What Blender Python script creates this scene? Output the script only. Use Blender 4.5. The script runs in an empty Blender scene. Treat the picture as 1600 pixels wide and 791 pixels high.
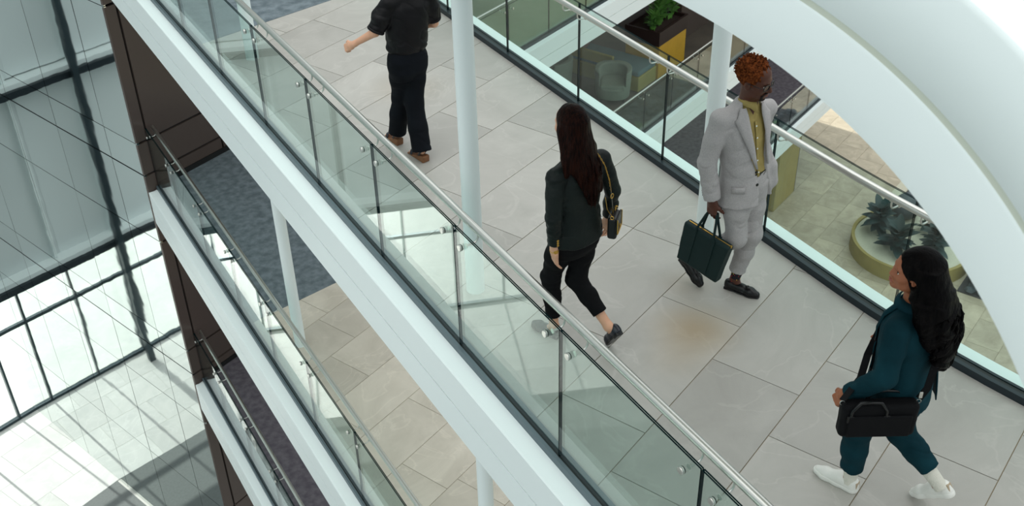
import bpy, bmesh, math, random
import numpy as np
from mathutils import Vector, Matrix, Euler, noise as mnoise
R = math.radians
C = bpy.context.scene.collection

# ------------------------------------------------------------------ camera, sky, sun, exposure
cam_d = bpy.data.cameras.new('camera'); cam = bpy.data.objects.new('camera', cam_d); C.objects.link(cam)
cam_d.sensor_fit = 'HORIZONTAL'; cam_d.sensor_width = 36.0; cam_d.lens = 36.0 * 1746.2 / 1600.0
cam_d.dof.use_dof = True; cam_d.dof.focus_distance = 8.0; cam_d.dof.aperture_fstop = 5.6
cam_d.clip_start = 0.05; cam_d.clip_end = 500
_hd, _pt, _rl = R(60.0) - 0.0, 0.6119, -0.0249
_f = Vector((math.cos(_hd) * math.cos(_pt), math.sin(_hd) * math.cos(_pt), -math.sin(_pt)))
_r0 = Vector((math.sin(_hd), -math.cos(_hd), 0)); _u0 = _r0.cross(_f)
_r = math.cos(_rl) * _r0 + math.sin(_rl) * _u0; _u = -math.sin(_rl) * _r0 + math.cos(_rl) * _u0
cam.matrix_world = Matrix(((_r.x, _u.x, -_f.x, 0), (_r.y, _u.y, -_f.y, 0), (_r.z, _u.z, -_f.z, 4.85), (0, 0, 0, 1)))
bpy.context.scene.camera = cam
world = bpy.data.worlds.new('sky'); bpy.context.scene.world = world; world.use_nodes = True
_bg = world.node_tree.nodes['Background']; _bg.inputs[1].default_value = 1.0
_nt = world.node_tree                                          # overcast sky: brighter overhead than at the horizon
_tc = _nt.nodes.new('ShaderNodeTexCoord'); _sx = _nt.nodes.new('ShaderNodeSeparateXYZ'); _rp = _nt.nodes.new('ShaderNodeValToRGB')
_nt.links.new(_tc.outputs['Generated'], _sx.inputs[0]); _nt.links.new(_sx.outputs['Z'], _rp.inputs['Fac'])
_rp.color_ramp.elements[0].position = 0.0; _rp.color_ramp.elements[0].color = (0.36, 0.43, 0.45, 1)
_rp.color_ramp.elements[1].position = 0.9; _rp.color_ramp.elements[1].color = (1.72, 1.78, 1.77, 1)
_nt.links.new(_rp.outputs['Color'], _bg.inputs[0])
sun_d = bpy.data.lights.new('sun', 'SUN'); sun_d.energy = 5.5; sun_d.angle = R(0.8); sun_d.color = (1.0, 0.97, 0.92)
sun = bpy.data.objects.new('sun', sun_d); C.objects.link(sun); sun.location = (-8, 40, 30)
_sd = Vector((0.30, -0.80, -0.51)).normalized()
sun.rotation_euler = _sd.to_track_quat('-Z', 'Y').to_euler()
vs = bpy.context.scene.view_settings
vs.view_transform = 'Standard'; vs.look = 'None'; vs.gamma = 1.0; vs.use_curve_mapping = False; vs.exposure = 0.0

# ------------------------------------------------------------------ materials
def srgb(r, g, b):
    f = lambda c: (c / 255) / 12.92 if c / 255 <= 0.04045 else ((c / 255 + 0.055) / 1.055) ** 2.4
    return (f(r), f(g), f(b), 1)
def mat(name, col, rough=0.5, metal=0.0, spec=0.5, var=0.0, vscale=8.0, bump=0.0, bscale=40.0, rand=0.0, col2=None, sheen=0.0, stretch=None, coat=0.0):
    """Principled material; var mixes col to col2 by object-space noise, rand varies value per object, bump = fine relief."""
    m = bpy.data.materials.new(name); m.use_nodes = True
    nt = m.node_tree; b = nt.nodes['Principled BSDF']
    b.inputs['Base Color'].default_value = col; b.inputs['Roughness'].default_value = rough
    b.inputs['Metallic'].default_value = metal; b.inputs['Specular IOR Level'].default_value = spec
    if sheen: b.inputs['Sheen Weight'].default_value = sheen
    if coat: b.inputs['Coat Weight'].default_value = coat
    N = nt.nodes.new; L = nt.links.new
    tc = N('ShaderNodeTexCoord'); src = tc.outputs['Object']
    if stretch:
        mp = N('ShaderNodeMapping'); mp.inputs['Scale'].default_value = stretch; L(src, mp.inputs['Vector']); src = mp.outputs['Vector']
    out = None
    if var or col2:
        n = N('ShaderNodeTexNoise'); n.inputs['Scale'].default_value = vscale; n.inputs['Detail'].default_value = 6; L(src, n.inputs['Vector'])
        rp = N('ShaderNodeValToRGB'); rp.color_ramp.elements[0].position = 0.35; rp.color_ramp.elements[1].position = 0.65
        c2 = col2 or tuple(min(1, c * (1 - var)) for c in col[:3]) + (1,)
        rp.color_ramp.elements[0].color = c2; rp.color_ramp.elements[1].color = col
        L(n.outputs['Fac'], rp.inputs['Fac']); out = rp.outputs['Color']
    if rand:
        oi = N('ShaderNodeObjectInfo'); hs = N('ShaderNodeHueSaturation'); mr = N('ShaderNodeMapRange')
        mr.inputs['To Min'].default_value = 1 - rand; mr.inputs['To Max'].default_value = 1 + rand
        L(oi.outputs['Random'], mr.inputs['Value']); L(mr.outputs['Result'], hs.inputs['Value'])
        if out: L(out, hs.inputs['Color'])
        else: hs.inputs['Color'].default_value = col
        out = hs.outputs['Color']
    if out: L(out, b.inputs['Base Color'])
    if bump:
        n2 = N('ShaderNodeTexNoise'); n2.inputs['Scale'].default_value = bscale; n2.inputs['Detail'].default_value = 4; L(src, n2.inputs['Vector'])
        bp = N('ShaderNodeBump'); bp.inputs['Strength'].default_value = bump; bp.inputs['Distance'].default_value = 0.01
        L(n2.outputs['Fac'], bp.inputs['Height']); L(bp.outputs['Normal'], b.inputs['Normal'])
    return m

def glass_mat(name, tint, f0=0.035, refl=(1, 1, 1, 1)):
    """clear sheet: straight-through tint, mirror reflection growing towards grazing angles (Schlick)"""
    m = bpy.data.materials.new(name); m.use_nodes = True; nt = m.node_tree; nt.nodes.clear()
    N = nt.nodes.new; L = nt.links.new
    o = N('ShaderNodeOutputMaterial'); mx = N('ShaderNodeMixShader'); t = N('ShaderNodeBsdfTransparent'); g = N('ShaderNodeBsdfGlossy'); geo = N('ShaderNodeNewGeometry')
    t.inputs['Color'].default_value = tint; g.inputs['Roughness'].default_value = 0.0; g.inputs['Color'].default_value = refl
    d = N('ShaderNodeVectorMath'); d.operation = 'DOT_PRODUCT'; L(geo.outputs['Normal'], d.inputs[0]); L(geo.outputs['Incoming'], d.inputs[1])
    ab = N('ShaderNodeMath'); ab.operation = 'ABSOLUTE'; L(d.outputs['Value'], ab.inputs[0])
    sb = N('ShaderNodeMath'); sb.operation = 'SUBTRACT'; sb.inputs[0].default_value = 1.0; L(ab.outputs[0], sb.inputs[1])
    pw = N('ShaderNodeMath'); pw.operation = 'POWER'; pw.inputs[1].default_value = 5.0; L(sb.outputs[0], pw.inputs[0])
    ma = N('ShaderNodeMath'); ma.operation = 'MULTIPLY_ADD'; ma.inputs[1].default_value = 1 - f0; ma.inputs[2].default_value = f0; L(pw.outputs[0], ma.inputs[0])
    L(ma.outputs[0], mx.inputs[0]); L(t.outputs[0], mx.inputs[1]); L(g.outputs[0], mx.inputs[2]); L(mx.outputs[0], o.inputs[0])
    return m

def tile_mat(name, c1, c2, stain=None):
    m = mat(name, c1, rough=0.42, spec=0.35, bump=0.06, bscale=120)
    nt = m.node_tree; N = nt.nodes.new; L = nt.links.new; b = nt.nodes['Principled BSDF']
    oi = N('ShaderNodeObjectInfo'); geo = N('ShaderNodeNewGeometry')
    add = N('ShaderNodeVectorMath'); add.operation = 'ADD'
    ml = N('ShaderNodeMath'); ml.operation = 'MULTIPLY'; ml.inputs[1].default_value = 57.0; L(oi.outputs['Random'], ml.inputs[0])
    L(geo.outputs['Position'], add.inputs[0]); L(ml.outputs[0], add.inputs[1])
    n = N('ShaderNodeTexNoise'); n.inputs['Scale'].default_value = 1.6; n.inputs['Detail'].default_value = 8; n.inputs['Roughness'].default_value = 0.62; n.inputs['Distortion'].default_value = 0.8
    L(add.outputs[0], n.inputs['Vector'])
    rp = N('ShaderNodeValToRGB'); e = rp.color_ramp.elements; e[0].position = 0.32; e[0].color = c2; e[1].position = 0.68; e[1].color = c1
    L(n.outputs['Fac'], rp.inputs['Fac'])
    # thin pale veins
    n2 = N('ShaderNodeTexNoise'); n2.inputs['Scale'].default_value = 1.1; n2.inputs['Detail'].default_value = 5; n2.inputs['Distortion'].default_value = 1.5; L(add.outputs[0], n2.inputs['Vector'])
    vr = N('ShaderNodeValToRGB'); ve = vr.color_ramp.elements; ve[0].position = 0.485; ve[0].color = (0, 0, 0, 1); ve[1].position = 0.5; ve[1].color = (0.28, 0.28, 0.28, 1)
    v3 = vr.color_ramp.elements.new(0.515); v3.color = (0, 0, 0, 1); L(n2.outputs['Fac'], vr.inputs['Fac'])
    mv = N('ShaderNodeMix'); mv.data_type = 'RGBA'; L(vr.outputs['Color'], mv.inputs['Factor']); L(rp.outputs['Color'], mv.inputs[6])
    mv.inputs[7].default_value = tuple(min(1, c * 1.22) for c in c1[:3]) + (1,)
    out = mv.outputs[2]
    if stain:   # worn brownish patches in the stone
        for (pos, rad, amt) in stain:
            dv = N('ShaderNodeVectorMath'); dv.operation = 'DISTANCE'; L(geo.outputs['Position'], dv.inputs[0]); dv.inputs[1].default_value = pos
            mr = N('ShaderNodeMapRange'); mr.interpolation_type = 'SMOOTHSTEP'; mr.inputs['From Min'].default_value = 0; mr.inputs['From Max'].default_value = rad
            mr.inputs['To Min'].default_value = amt; mr.inputs['To Max'].default_value = 0; L(dv.outputs['Value'], mr.inputs['Value'])
            ms = N('ShaderNodeMix'); ms.data_type = 'RGBA'; L(mr.outputs[0], ms.inputs['Factor']); L(out, ms.inputs[6]); ms.inputs[7].default_value = srgb(160, 138, 106)
            out = ms.outputs[2]
    hs = N('ShaderNodeHueSaturation'); mr = N('ShaderNodeMapRange'); mr.inputs['To Min'].default_value = 0.9; mr.inputs['To Max'].default_value = 1.1
    L(oi.outputs['Random'], mr.inputs['Value']); L(mr.outputs['Result'], hs.inputs['Value']); L(out, hs.inputs['Color']); L(hs.outputs['Color'], b.inputs['Base Color'])
    return m

M = {}
M['white'] = mat('white_paint', srgb(235, 244, 243), 0.45, spec=0.3)
M['white2'] = mat('white_paint_soft', srgb(236, 242, 240), 0.35, spec=0.4)
M['joint'] = mat('joint_sealant', srgb(196, 190, 172), 0.8)
M['joint_dark'] = mat('olive_sealant', srgb(205, 211, 196), 0.8)
M['tile'] = tile_mat('stone_tile', srgb(180, 176, 170), srgb(165, 161, 155), [((4.04, 4.53, 0), 0.42, 0.68), ((4.30, 4.97, 0), 0.28, 0.25), ((3.75, 4.35, 0), 0.3, 0.25), ((4.0, 8.9, 0), 0.5, 0.22)])
M['tile2'] = tile_mat('stone_tile_lower', srgb(216, 207, 194), srgb(194, 185, 172))
M['tile_lobby'] = tile_mat('lobby_stone', srgb(212, 213, 209), srgb(198, 200, 197))
M['tile_court'] = tile_mat('court_stone', srgb(190, 180, 158), srgb(160, 150, 130))
M['grout'] = mat('grout', srgb(150, 136, 112), 0.9)
M['grout_light'] = mat('pale_grout', srgb(214, 214, 208), 0.9)
M['mat_grey'] = mat('grey_carpet', srgb(118, 123, 122), 0.9, var=0.1, vscale=20)
M['carpet'] = mat('slate_carpet', srgb(124, 134, 140), 0.95, spec=0.1, col2=srgb(96, 106, 112), vscale=9, bump=0.5, bscale=60)
M['carpet2'] = mat('plum_grey_carpet', srgb(112, 105, 112), 0.95, spec=0.1, col2=srgb(90, 84, 92), vscale=9, bump=0.5, bscale=60)
M['floor_wing'] = mat('green_grey_floor', srgb(150, 160, 140), 0.7, spec=0.2, col2=srgb(134, 146, 124), vscale=1.2)
M['floor_lounge'] = mat('brown_grey_floor', srgb(98, 90, 82), 0.6, spec=0.2, col2=srgb(82, 76, 70), vscale=1.5)
M['steel'] = mat('brushed_steel', srgb(212, 211, 205), 0.3, metal=1.0)
M['steel_dark'] = mat('dark_steel', srgb(120, 122, 120), 0.35, metal=1.0)  # same steel in a darker tone
M['shoe'] = mat('dark_aluminium', srgb(40, 50, 56), 0.4, metal=0.4)
M['shoe_left'] = mat('grey_aluminium', srgb(98, 112, 118), 0.4, metal=0.4)
M['rubber'] = mat('black_rubber', srgb(14, 20, 22), 0.5)
M['glass'] = glass_mat('balustrade_glass', (0.855, 0.935, 0.912, 1))
M['glass_edge'] = mat('glass_edge', srgb(4, 26, 28), 0.6, spec=0.02)
M['glass_edge_light'] = mat('glass_interlayer', srgb(120, 170, 165), 0.2)
M['pane'] = glass_mat('window_glass', (0.95, 0.98, 0.97, 1))
M['mullion'] = mat('dark_mullion', srgb(52, 66, 72), 0.35, metal=0.5)
M['spandrel'] = mat('grey_spandrel', srgb(218, 226, 226), 0.4, rand=0.05)
M['facade'] = mat('polished_panel', (0.66, 0.71, 0.70, 1), 0.03, metal=1.0, rand=0.05)
M['facade_joint'] = mat('panel_joint', srgb(20, 28, 32), 0.6)
M['dark_panel'] = mat('dark_brown_panel', srgb(86, 74, 69), 0.25, spec=0.35, rand=0.06)
M['black_gap'] = mat('black_gap', srgb(12, 11, 12), 0.7)
def facade_wave(m, sc, st):
    nt = m.node_tree; N = nt.nodes.new; L = nt.links.new; b = nt.nodes['Principled BSDF']
    tc = N('ShaderNodeNewGeometry'); n = N('ShaderNodeTexNoise'); n.inputs['Scale'].default_value = sc; n.inputs['Detail'].default_value = 2; L(tc.outputs['Position'], n.inputs['Vector'])
    bp = N('ShaderNodeBump'); bp.inputs['Strength'].default_value = st; bp.inputs['Distance'].default_value = 0.02; L(n.outputs['Fac'], bp.inputs['Height']); L(bp.outputs['Normal'], b.inputs['Normal'])
facade_wave(M['facade'], 1.3, 0.10)

# ------------------------------------------------------------------ helpers
class MB:
    """collects shapes and links them as ONE mesh object"""
    def __init__(s): s.v = []; s.f = []; s.mi = []
    def add(s, vs_, fs, mi=0):
        o = len(s.v); s.v += [tuple(v) for v in vs_]; s.f += [tuple(i + o for i in f) for f in fs]
        s.mi += (mi if isinstance(mi, list) else [mi] * len(fs)); return s
    def box(s, c, half, ax=None, mi=0):
        """ax: 3 axis vectors"""
        c = Vector(c); X, Y, Z = [Vector(a) for a in (ax or ((1, 0, 0), (0, 1, 0), (0, 0, 1)))]
        vs_ = [c + X * half[0] * i + Y * half[1] * j + Z * half[2] * k for k in (-1, 1) for (i, j) in ((-1, -1), (1, -1), (1, 1), (-1, 1))]
        s.add(vs_, [(3, 2, 1, 0), (4, 5, 6, 7), (0, 1, 5, 4), (1, 2, 6, 5), (2, 3, 7, 6), (3, 0, 4, 7)], mi); return s
    def prism(s, poly, z0, z1, mi=0, side=None):
        n = len(poly)
        if sum(poly[i][0] * poly[(i + 1) % n][1] - poly[(i + 1) % n][0] * poly[i][1] for i in range(n)) < 0: poly = poly[::-1]
        vs_ = [(x, y, z0) for x, y in poly] + [(x, y, z1) for x, y in poly]
        fs = [tuple(range(n - 1, -1, -1)), tuple(range(n, 2 * n))] + [(i, (i + 1) % n, n + (i + 1) % n, n + i) for i in range(n)]
        s.add(vs_, fs, [mi, mi] + [mi if side is None else side] * n); return s
    def tube(s, pts, r, n=10, caps=True, mi=0, closed=False):
        pts = [Vector(p) for p in pts]; rs = r if isinstance(r, (list, tuple)) else [r] * len(pts)
        rings = []; up = None
        for i, p in enumerate(pts):
            if closed: d = (pts[(i + 1) % len(pts)] - pts[i - 1]).normalized()
            else: d = (pts[min(i + 1, len(pts) - 1)] - pts[max(i - 1, 0)]).normalized()
            if up is None: up = Vector((0, 0, 1)) if abs(d.z) < 0.9 else Vector((1, 0, 0))
            x = d.cross(up)
            if x.length < 1e-6: x = d.orthogonal()
            x.normalize(); y = x.cross(d).normalized(); up = y
            rings.append([p + (x * math.cos(t) + y * math.sin(t)) * rs[i] for t in [2 * math.pi * k / n for k in range(n)]])
        vs_ = [v for rg in rings for v in rg]; fs = []
        m_ = len(rings)
        for i in range(m_ if closed else m_ - 1):
            for k in range(n): fs.append((i * n + k, i * n + (k + 1) % n, ((i + 1) % m_) * n + (k + 1) % n, ((i + 1) % m_) * n + k))
        if caps and not closed: fs.append(tuple(range(n - 1, -1, -1))); fs.append(tuple((m_ - 1) * n + k for k in range(n)))
        s.add(vs_, fs, mi); return s
    def lathe(s, prof, c=(0, 0, 0), n=20, ax=None, mi=0):
        """prof: (r, h) pairs; ax: X, Y, Z vectors"""
        c = Vector(c); X, Y, Z = [Vector(a) for a in (ax or ((1, 0, 0), (0, 1, 0), (0, 0, 1)))]
        vs_ = [c + (X * math.cos(t) + Y * math.sin(t)) * r + Z * h for r, h in prof for t in [2 * math.pi * k / n for k in range(n)]]
        fs = [(i * n + k, i * n + (k + 1) % n, (i + 1) * n + (k + 1) % n, (i + 1) * n + k) for i in range(len(prof) - 1) for k in range(n)]
        fs.append(tuple(range(n - 1, -1, -1))); fs.append(tuple((len(prof) - 1) * n + k for k in range(n)))
        s.add(vs_, fs, mi); return s
    def sweep(s, path, prof, mi=0, close=True):
        """prof (offset, z) swept along a plan path; offset is to the right of travel"""
        m_ = len(prof); vs_ = []
        for i, p in enumerate(path):
            a, b = path[max(i - 1, 0)], path[min(i + 1, len(path) - 1)]
            d = Vector((b[0] - a[0], b[1] - a[1])).normalized(); nx, ny = d.y, -d.x
            vs_ += [(p[0] + nx * o, p[1] + ny * o, z) for o, z in prof]
        fs = [(i * m_ + k, i * m_ + (k + 1) % m_, (i + 1) * m_ + (k + 1) % m_, (i + 1) * m_ + k) for i in range(len(path) - 1) for k in range(m_ if close else m_ - 1)]
        if close: fs += [tuple(range(m_ - 1, -1, -1)), tuple((len(path) - 1) * m_ + k for k in range(m_))]
        s.add(vs_, fs, mi); return s
    def build(s, name, mats, parent=None, smooth=False, loc=None):
        me = bpy.data.meshes.new(name); me.from_pydata(s.v, [], s.f)
        for m in (mats if isinstance(mats, (list, tuple)) else [mats]): me.materials.append(m)
        me.polygons.foreach_set('material_index', s.mi)
        if smooth: me.polygons.foreach_set('use_smooth', [True] * len(me.polygons))
        bm = bmesh.new(); bm.from_mesh(me); bmesh.ops.recalc_face_normals(bm, faces=bm.faces); bm.to_mesh(me); bm.free()
        if smooth:
            try: me.set_sharp_from_angle(angle=R(45))
            except Exception: pass
        o = bpy.data.objects.new(name, me); C.objects.link(o)
        if parent: o.parent = parent
        if loc: o.location = loc
        return o
def tag(o, label=None, cat=None, group=None, kind=None):
    for k, v in (('label', label), ('category', cat), ('group', group), ('kind', kind)):
        if v: o[k] = v
    return o
def empty(name, label=None, cat=None, loc=(0, 0, 0), rz=0, group=None, kind=None):
    o = bpy.data.objects.new(name, None); C.objects.link(o); o.location = loc; o.rotation_euler = (0, 0, rz); o.empty_display_size = 0.2
    return tag(o, label, cat, group, kind)
def bevel(o, w=0.01, seg=2):
    m = o.modifiers.new('bevel', 'BEVEL'); m.width = w; m.segments = seg; m.limit_method = 'ANGLE'; return o
def clip(poly, n, c):
    """keep n.p <= c"""
    out = []
    for i in range(len(poly)):
        p, q = poly[i], poly[(i + 1) % len(poly)]; dp, dq = n[0] * p[0] + n[1] * p[1] - c, n[0] * q[0] + n[1] * q[1] - c
        if dp <= 0: out.append(p)
        if (dp < 0 < dq) or (dq < 0 < dp):
            t = dp / (dp - dq); out.append((p[0] + (q[0] - p[0]) * t, p[1] + (q[1] - p[1]) * t))
    return out
rng = random.Random(7)

# ------------------------------------------------------------------ the place: levels and plan lines
Z3, Z2, Z1, ZL, ZC = 0.0, -3.78, -7.56, -12.75, -15.12       # bridge floors, lobby floor, court floor
SL = 0.54                                                     # slab depth
XL = 2.42; XGL = 2.595; XGR = 5.20
TA = R(22.59); A2 = (math.cos(TA), math.sin(TA)); N2 = (-math.sin(TA), math.cos(TA))   # tile joints run along A2; wings and dark wall are parallel to it
def an(a, n): return (A2[0] * a + N2[0] * n, A2[1] * a + N2[1] * n)
A3 = Vector((A2[0], A2[1], 0)); N3 = Vector((N2[0], N2[1], 0)); Z_ = Vector((0, 0, 1))
def xr(y, x0=XGR): return x0 + 0.0625 * max(0.0, 4.4 - y) ** 2       # right edge of the bridge, curving outward at its near end
NW = 12.79                                                    # dark wall plane (distance along N2)
def ywall(x): return (NW - N2[0] * x) / N2[1]
RIGHT = [(xr(y, 0.0), y) for y in [0.6 + 0.2 * i for i in range(19)]]
def rpath(x0, y1):
    return [(x0 + d, y) for d, y in RIGHT] + [(x0, y) for y in (4.6, 6, 8, 10, 12) if y < y1] + [(x0, y1)]

# ------------------------------------------------------------------ bridges (structure): slab, tiles, carpet, fascia
def bridge(z, tiles, carpet, y_end_r, tmat, cmat, n_carpet, joints, label, rows, n_min):
    yl, yr = ywall(XL), ywall(5.4)
    f = empty('floor', None, None, (0, 0, 0), 0, None, 'structure'); f['label'] = label
    path = [(XL + 0.02, 0.6)] + rpath(5.385, 12)[0:] + [(5.385, yr), (XL + 0.02, yl)]
    MB().prism(path, z - SL + 0.01, z - 0.014).build('slab', M['white2'], f)
    MB().prism([(XGL, 0.6)] + rpath(5.22, 12) + [(5.22, yr), (XGL, ywall(XGL))], z - 0.016, z - 0.006).build('grout_bed', M['grout'], f)
    # tiles in rows along A2, clipped to the bridge
    g = 0.003
    for k in rows:
        n0, n1 = 0.5235 + 0.6205 * k, 0.5235 + 0.6205 * (k + 1)
        if n0 < n_min: continue
        js = joints.get(k)
        base = js if js else [5.3 + 0.42 * ((k * 2) % 3)]
        js2 = list(base)
        while js2[0] > -2: js2.insert(0, js2[0] - 1.245)
        while js2[-1] < 13: js2.append(js2[-1] + 1.245)
        for a0, a1 in zip(js2[:-1], js2[1:]):
            poly = [an(a0 + g, n0 + g), an(a1 - g, n0 + g), an(a1 - g, n1 - g), an(a0 + g, n1 - g)]
            poly = clip(poly, (-1, 0), -XGL)
            if len(poly) < 3: continue
            cy = sum(p[1] for p in poly) / len(poly); sl = 0.125 * max(0, 4.4 - cy)
            x0 = xr(cy, 5.20)
            poly = clip(poly, (1, sl), x0 + sl * cy)
            if len(poly) >= 3: poly = clip(poly, (0, -1), -0.7)
            if len(poly) >= 3 and carpet: poly = clip(poly, carpet[0], carpet[1])
            if len(poly) < 3: continue
            ar = abs(sum(poly[i][0] * poly[(i + 1) % len(poly)][1] - poly[(i + 1) % len(poly)][0] * poly[i][1] for i in range(len(poly)))) / 2
            if ar < 0.004: continue
            MB().prism(poly, z - 0.012, z + rng.uniform(-0.0006, 0.0006)).build('tile', tmat, f)
    if carpet:
        poly = clip([(XGL, -2), (5.21, -2), (5.21, yr), (XGL, ywall(XGL))], (-carpet[0][0], -carpet[0][1]), -carpet[1])
        MB().prism(poly, z - 0.012, z + 0.004).build('carpet', cmat, f)
    # left fascia: two boards with a recessed joint, ledge on top
    t = empty('trim_%d' % (1 + int(round(-z / 3.78)) * 2), None, None, (0, 0, 0), 0, None, 'structure'); t['label'] = 'white fascia boards along the left edge of that bridge'
    pl = [(XL, 0.6), (XL, yl)]
    MB().sweep(pl, [(0, z - SL), (0, z - 0.288), (0.10, z - 0.288), (0.10, z - SL)]).build('lower_board', M['white'], t)
    MB().sweep(pl, [(0, z - 0.276), (0, z - 0.006), (0.006, z), (0.155, z), (0.155, z - 0.276)]).build('upper_board', M['white'], t)
    MB().sweep(pl, [(0.02, z - 0.30), (0.02, z - 0.26), (0.09, z - 0.26), (0.09, z - 0.30)]).build('joint_strip', M['joint'], t)
    # right fascia
    t2 = empty('trim_%d' % (2 + int(round(-z / 3.78)) * 2), None, None, (0, 0, 0), 0, None, 'structure'); t2['label'] = 'white fascia and ledge along the right edge of that bridge'
    pr = rpath(5.405, yr)
    MB().sweep(pr, [(0, z - SL), (0, z - 0.288), (-0.10, z - 0.288), (-0.10, z - SL)]).build('lower_board', M['white'], t2)
    MB().sweep(pr, [(0, z - 0.276), (0, z - 0.006), (-0.006, z), (-0.165, z), (-0.165, z - 0.276)]).build('upper_board', M['white'], t2)
    return f
_cA, _cB = Vector((2.66, 10.81)), Vector((4.1, 11.27))
def carpet_line(n_mid, ang):
    d = R(ang); n = (-math.sin(d), math.cos(d)); p = an(7.6, n_mid); return (n, n[0] * p[0] + n[1] * p[1])
J3 = {3: [4.415, 5.675], 2: [5.27], 1: [4.83, 5.68], 0: [4.02, 5.26], 8: [6.93], 7: [5.9], 9: [7.695], 6: [5.69, 6.95], 5: [6.3], 4: [5.05]}
J2 = {8: [5.97], 9: [6.785], 11: [6.805], 12: [7.23], 10: [6.1]}
bridge(Z3, True, carpet_line(8.95, 12.0), 13.6, M['tile'], M['carpet'], 8.95, J3, 'uppermost bridge floor of large stone tiles with a slate carpet at its far end', range(-3, 15), -2)
bridge(Z2, True, carpet_line(9.02, 10.0), 13.6, M['tile2'], M['carpet'], 9.02, J2, 'middle bridge floor of stone tiles and slate carpet, below the uppermost bridge', range(6, 15), 3.5)
bridge(Z1, True, carpet_line(4.4, 18.0), 13.6, M['tile2'], M['carpet2'], 4.4, {}, 'lowest bridge floor with plum grey carpet', range(5, 7), 3.5)

# ------------------------------------------------------------------ glass balustrades
def panel_mb(p0, p1, z0, z1, curve=None):
    """laminated pane: two leaves with a pale interlayer; material 0 faces, 1 dark edges, 2 interlayer"""
    m = MB(); pts = curve or [p0, p1]
    for off in (-0.0058, 0.0058):
        hw = 0.0045
        for i in range(len(pts) - 1):
            a, b = Vector(pts[i]), Vector(pts[i + 1]); d = (b - a).normalized(); n = Vector((d.y, -d.x))
            q = [a + n * (off - hw), b + n * (off - hw), b + n * (off + hw), a + n * (off + hw)]
            vs_ = [(v.x, v.y, z0) for v in q] + [(v.x, v.y, z1) for v in q]
            outer = (2 if off > 0 else 0)
            fs = [(3, 2, 1, 0), (4, 5, 6, 7), (0, 1, 5, 4), (2, 3, 7, 6)]; mi = [1, 1, 0, 0]
            if off > 0: fs.pop(2); mi.pop(2)
            else: fs.pop(3); mi.pop(3)
            if i == 0: fs.append((3, 0, 4, 7)); mi.append(1)
            if i == len(pts) - 2: fs.append((1, 2, 6, 5)); mi.append(1)
            m.add(vs_, fs, mi)
    return m
def bracket_mb(p, d, inward, z, rail_off, rail_z, side):
    """disc clamp on the far face of the glass, stud through it and a bent rod up to the handrail"""
    m = MB(); p = Vector((p[0], p[1], z)); i3 = Vector((inward[0], inward[1], 0)); d3 = Vector((d[0], d[1], 0)); up = Vector((0, 0, 1))
    ax = (d3, up, -i3)
    m.lathe([(0.019, 0.016), (0.021, 0.018), (0.021, 0.022)], p, 14, ax, 1)
    m.lathe([(0.021, 0.0225), (0.022, 0.024), (0.022, 0.036), (0.020, 0.039), (0.001, 0.0395)], p, 16, ax, 0)
    m.lathe([(0.016, 0.016), (0.016, 0.02)], p, 12, (d3, -up, i3), 0)
    e = p + i3 * rail_off; h = rail_z - 0.02 - z
    pts = [p + i3 * 0.018, p + i3 * (rail_off - 0.04), e - i3 * 0.018 + up * 0.004, e - i3 * 0.004 + up * 0.02, e + up * (0.035), e + up * h]
    m.tube(pts, 0.0065, 8)
    return m
def balustrade(name, label, path_fn, ts, z, inward, shoe_mat, rail_off=0.10, hgt=1.0, shoe_h=0.05, brackets=True, seg=1, t_lo=None, t_hi=None):
    """path_fn(t)->(x,y) along the edge; ts = joint positions; inward = unit vector towards the floor (or function)"""
    root = empty(name, label, 'balustrade', (*path_fn(ts[0]), z))
    W = root.location
    def bld(mb, nm, mats, smooth=False):
        mb.v = [(x - W.x, y - W.y, zz - W.z) for x, y, zz in mb.v]
        return mb.build(nm, mats, root, smooth)
    inw = inward if callable(inward) else (lambda t: inward)
    n_all = int((ts[-1] - ts[0]) / 0.3) + 2 if seg > 1 else 2
    tt = [ts[0] + (ts[-1] - ts[0]) * i / (n_all - 1) for i in range(n_all)]
    # base channel in two lips with a rubber line between
    pth = [path_fn(t) for t in tt]
    def side(o):  # is inward to the right of travel?
        d = Vector(pth[1]) - Vector(pth[0]); r = Vector((d.y, -d.x)); return 1 if r.dot(Vector(inw(ts[0]))) > 0 else -1
    sg = side(0)
    bld(MB().sweep(pth, [(sg * 0.017, z), (sg * 0.017, z + shoe_h), (sg * 0.05, z + shoe_h), (sg * 0.055, z)]), 'base_channel', shoe_mat)
    bld(MB().sweep(pth, [(-sg * 0.017, z), (-sg * 0.017, z + shoe_h), (-sg * 0.04, z + shoe_h), (-sg * 0.045, z)]), 'base_channel', shoe_mat)
    bld(MB().sweep(pth, [(-0.0165, z), (-0.0165, z + shoe_h - 0.006), (0.0165, z + shoe_h - 0.006), (0.0165, z)]), 'gasket', M['rubber'])
    rz = z + hgt - 0.005
    rail = [(Vector(path_fn(t)) + Vector(inw(t)) * rail_off) for t in tt]
    bld(MB().tube([(p.x, p.y, rz) for p in rail], 0.026, 16), 'handrail', M['steel'], True)
    for a, b in zip(ts[:-1], ts[1:]):
        a2, b2 = a + 0.0035, b - 0.0035
        k = seg if seg > 1 else 1
        crv = [path_fn(a2 + (b2 - a2) * i / k) for i in range(k + 1)]
        bld(panel_mb(None, None, z + 0.012, z + hgt, crv), 'glass_panel', [M['glass'], M['glass_edge'], M['glass_edge_light']])
        if brackets:
            for t in (a + 0.115, b - 0.115):
                p = path_fn(t); q = path_fn(t + 0.01); d = (Vector(q) - Vector(p)).normalized()
                bld(bracket_mb(p, d, Vector(inw(t)), z + 0.905, rail_off, rz, 1), 'bracket', [M['steel'], M['rubber']], True)
    return root
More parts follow.
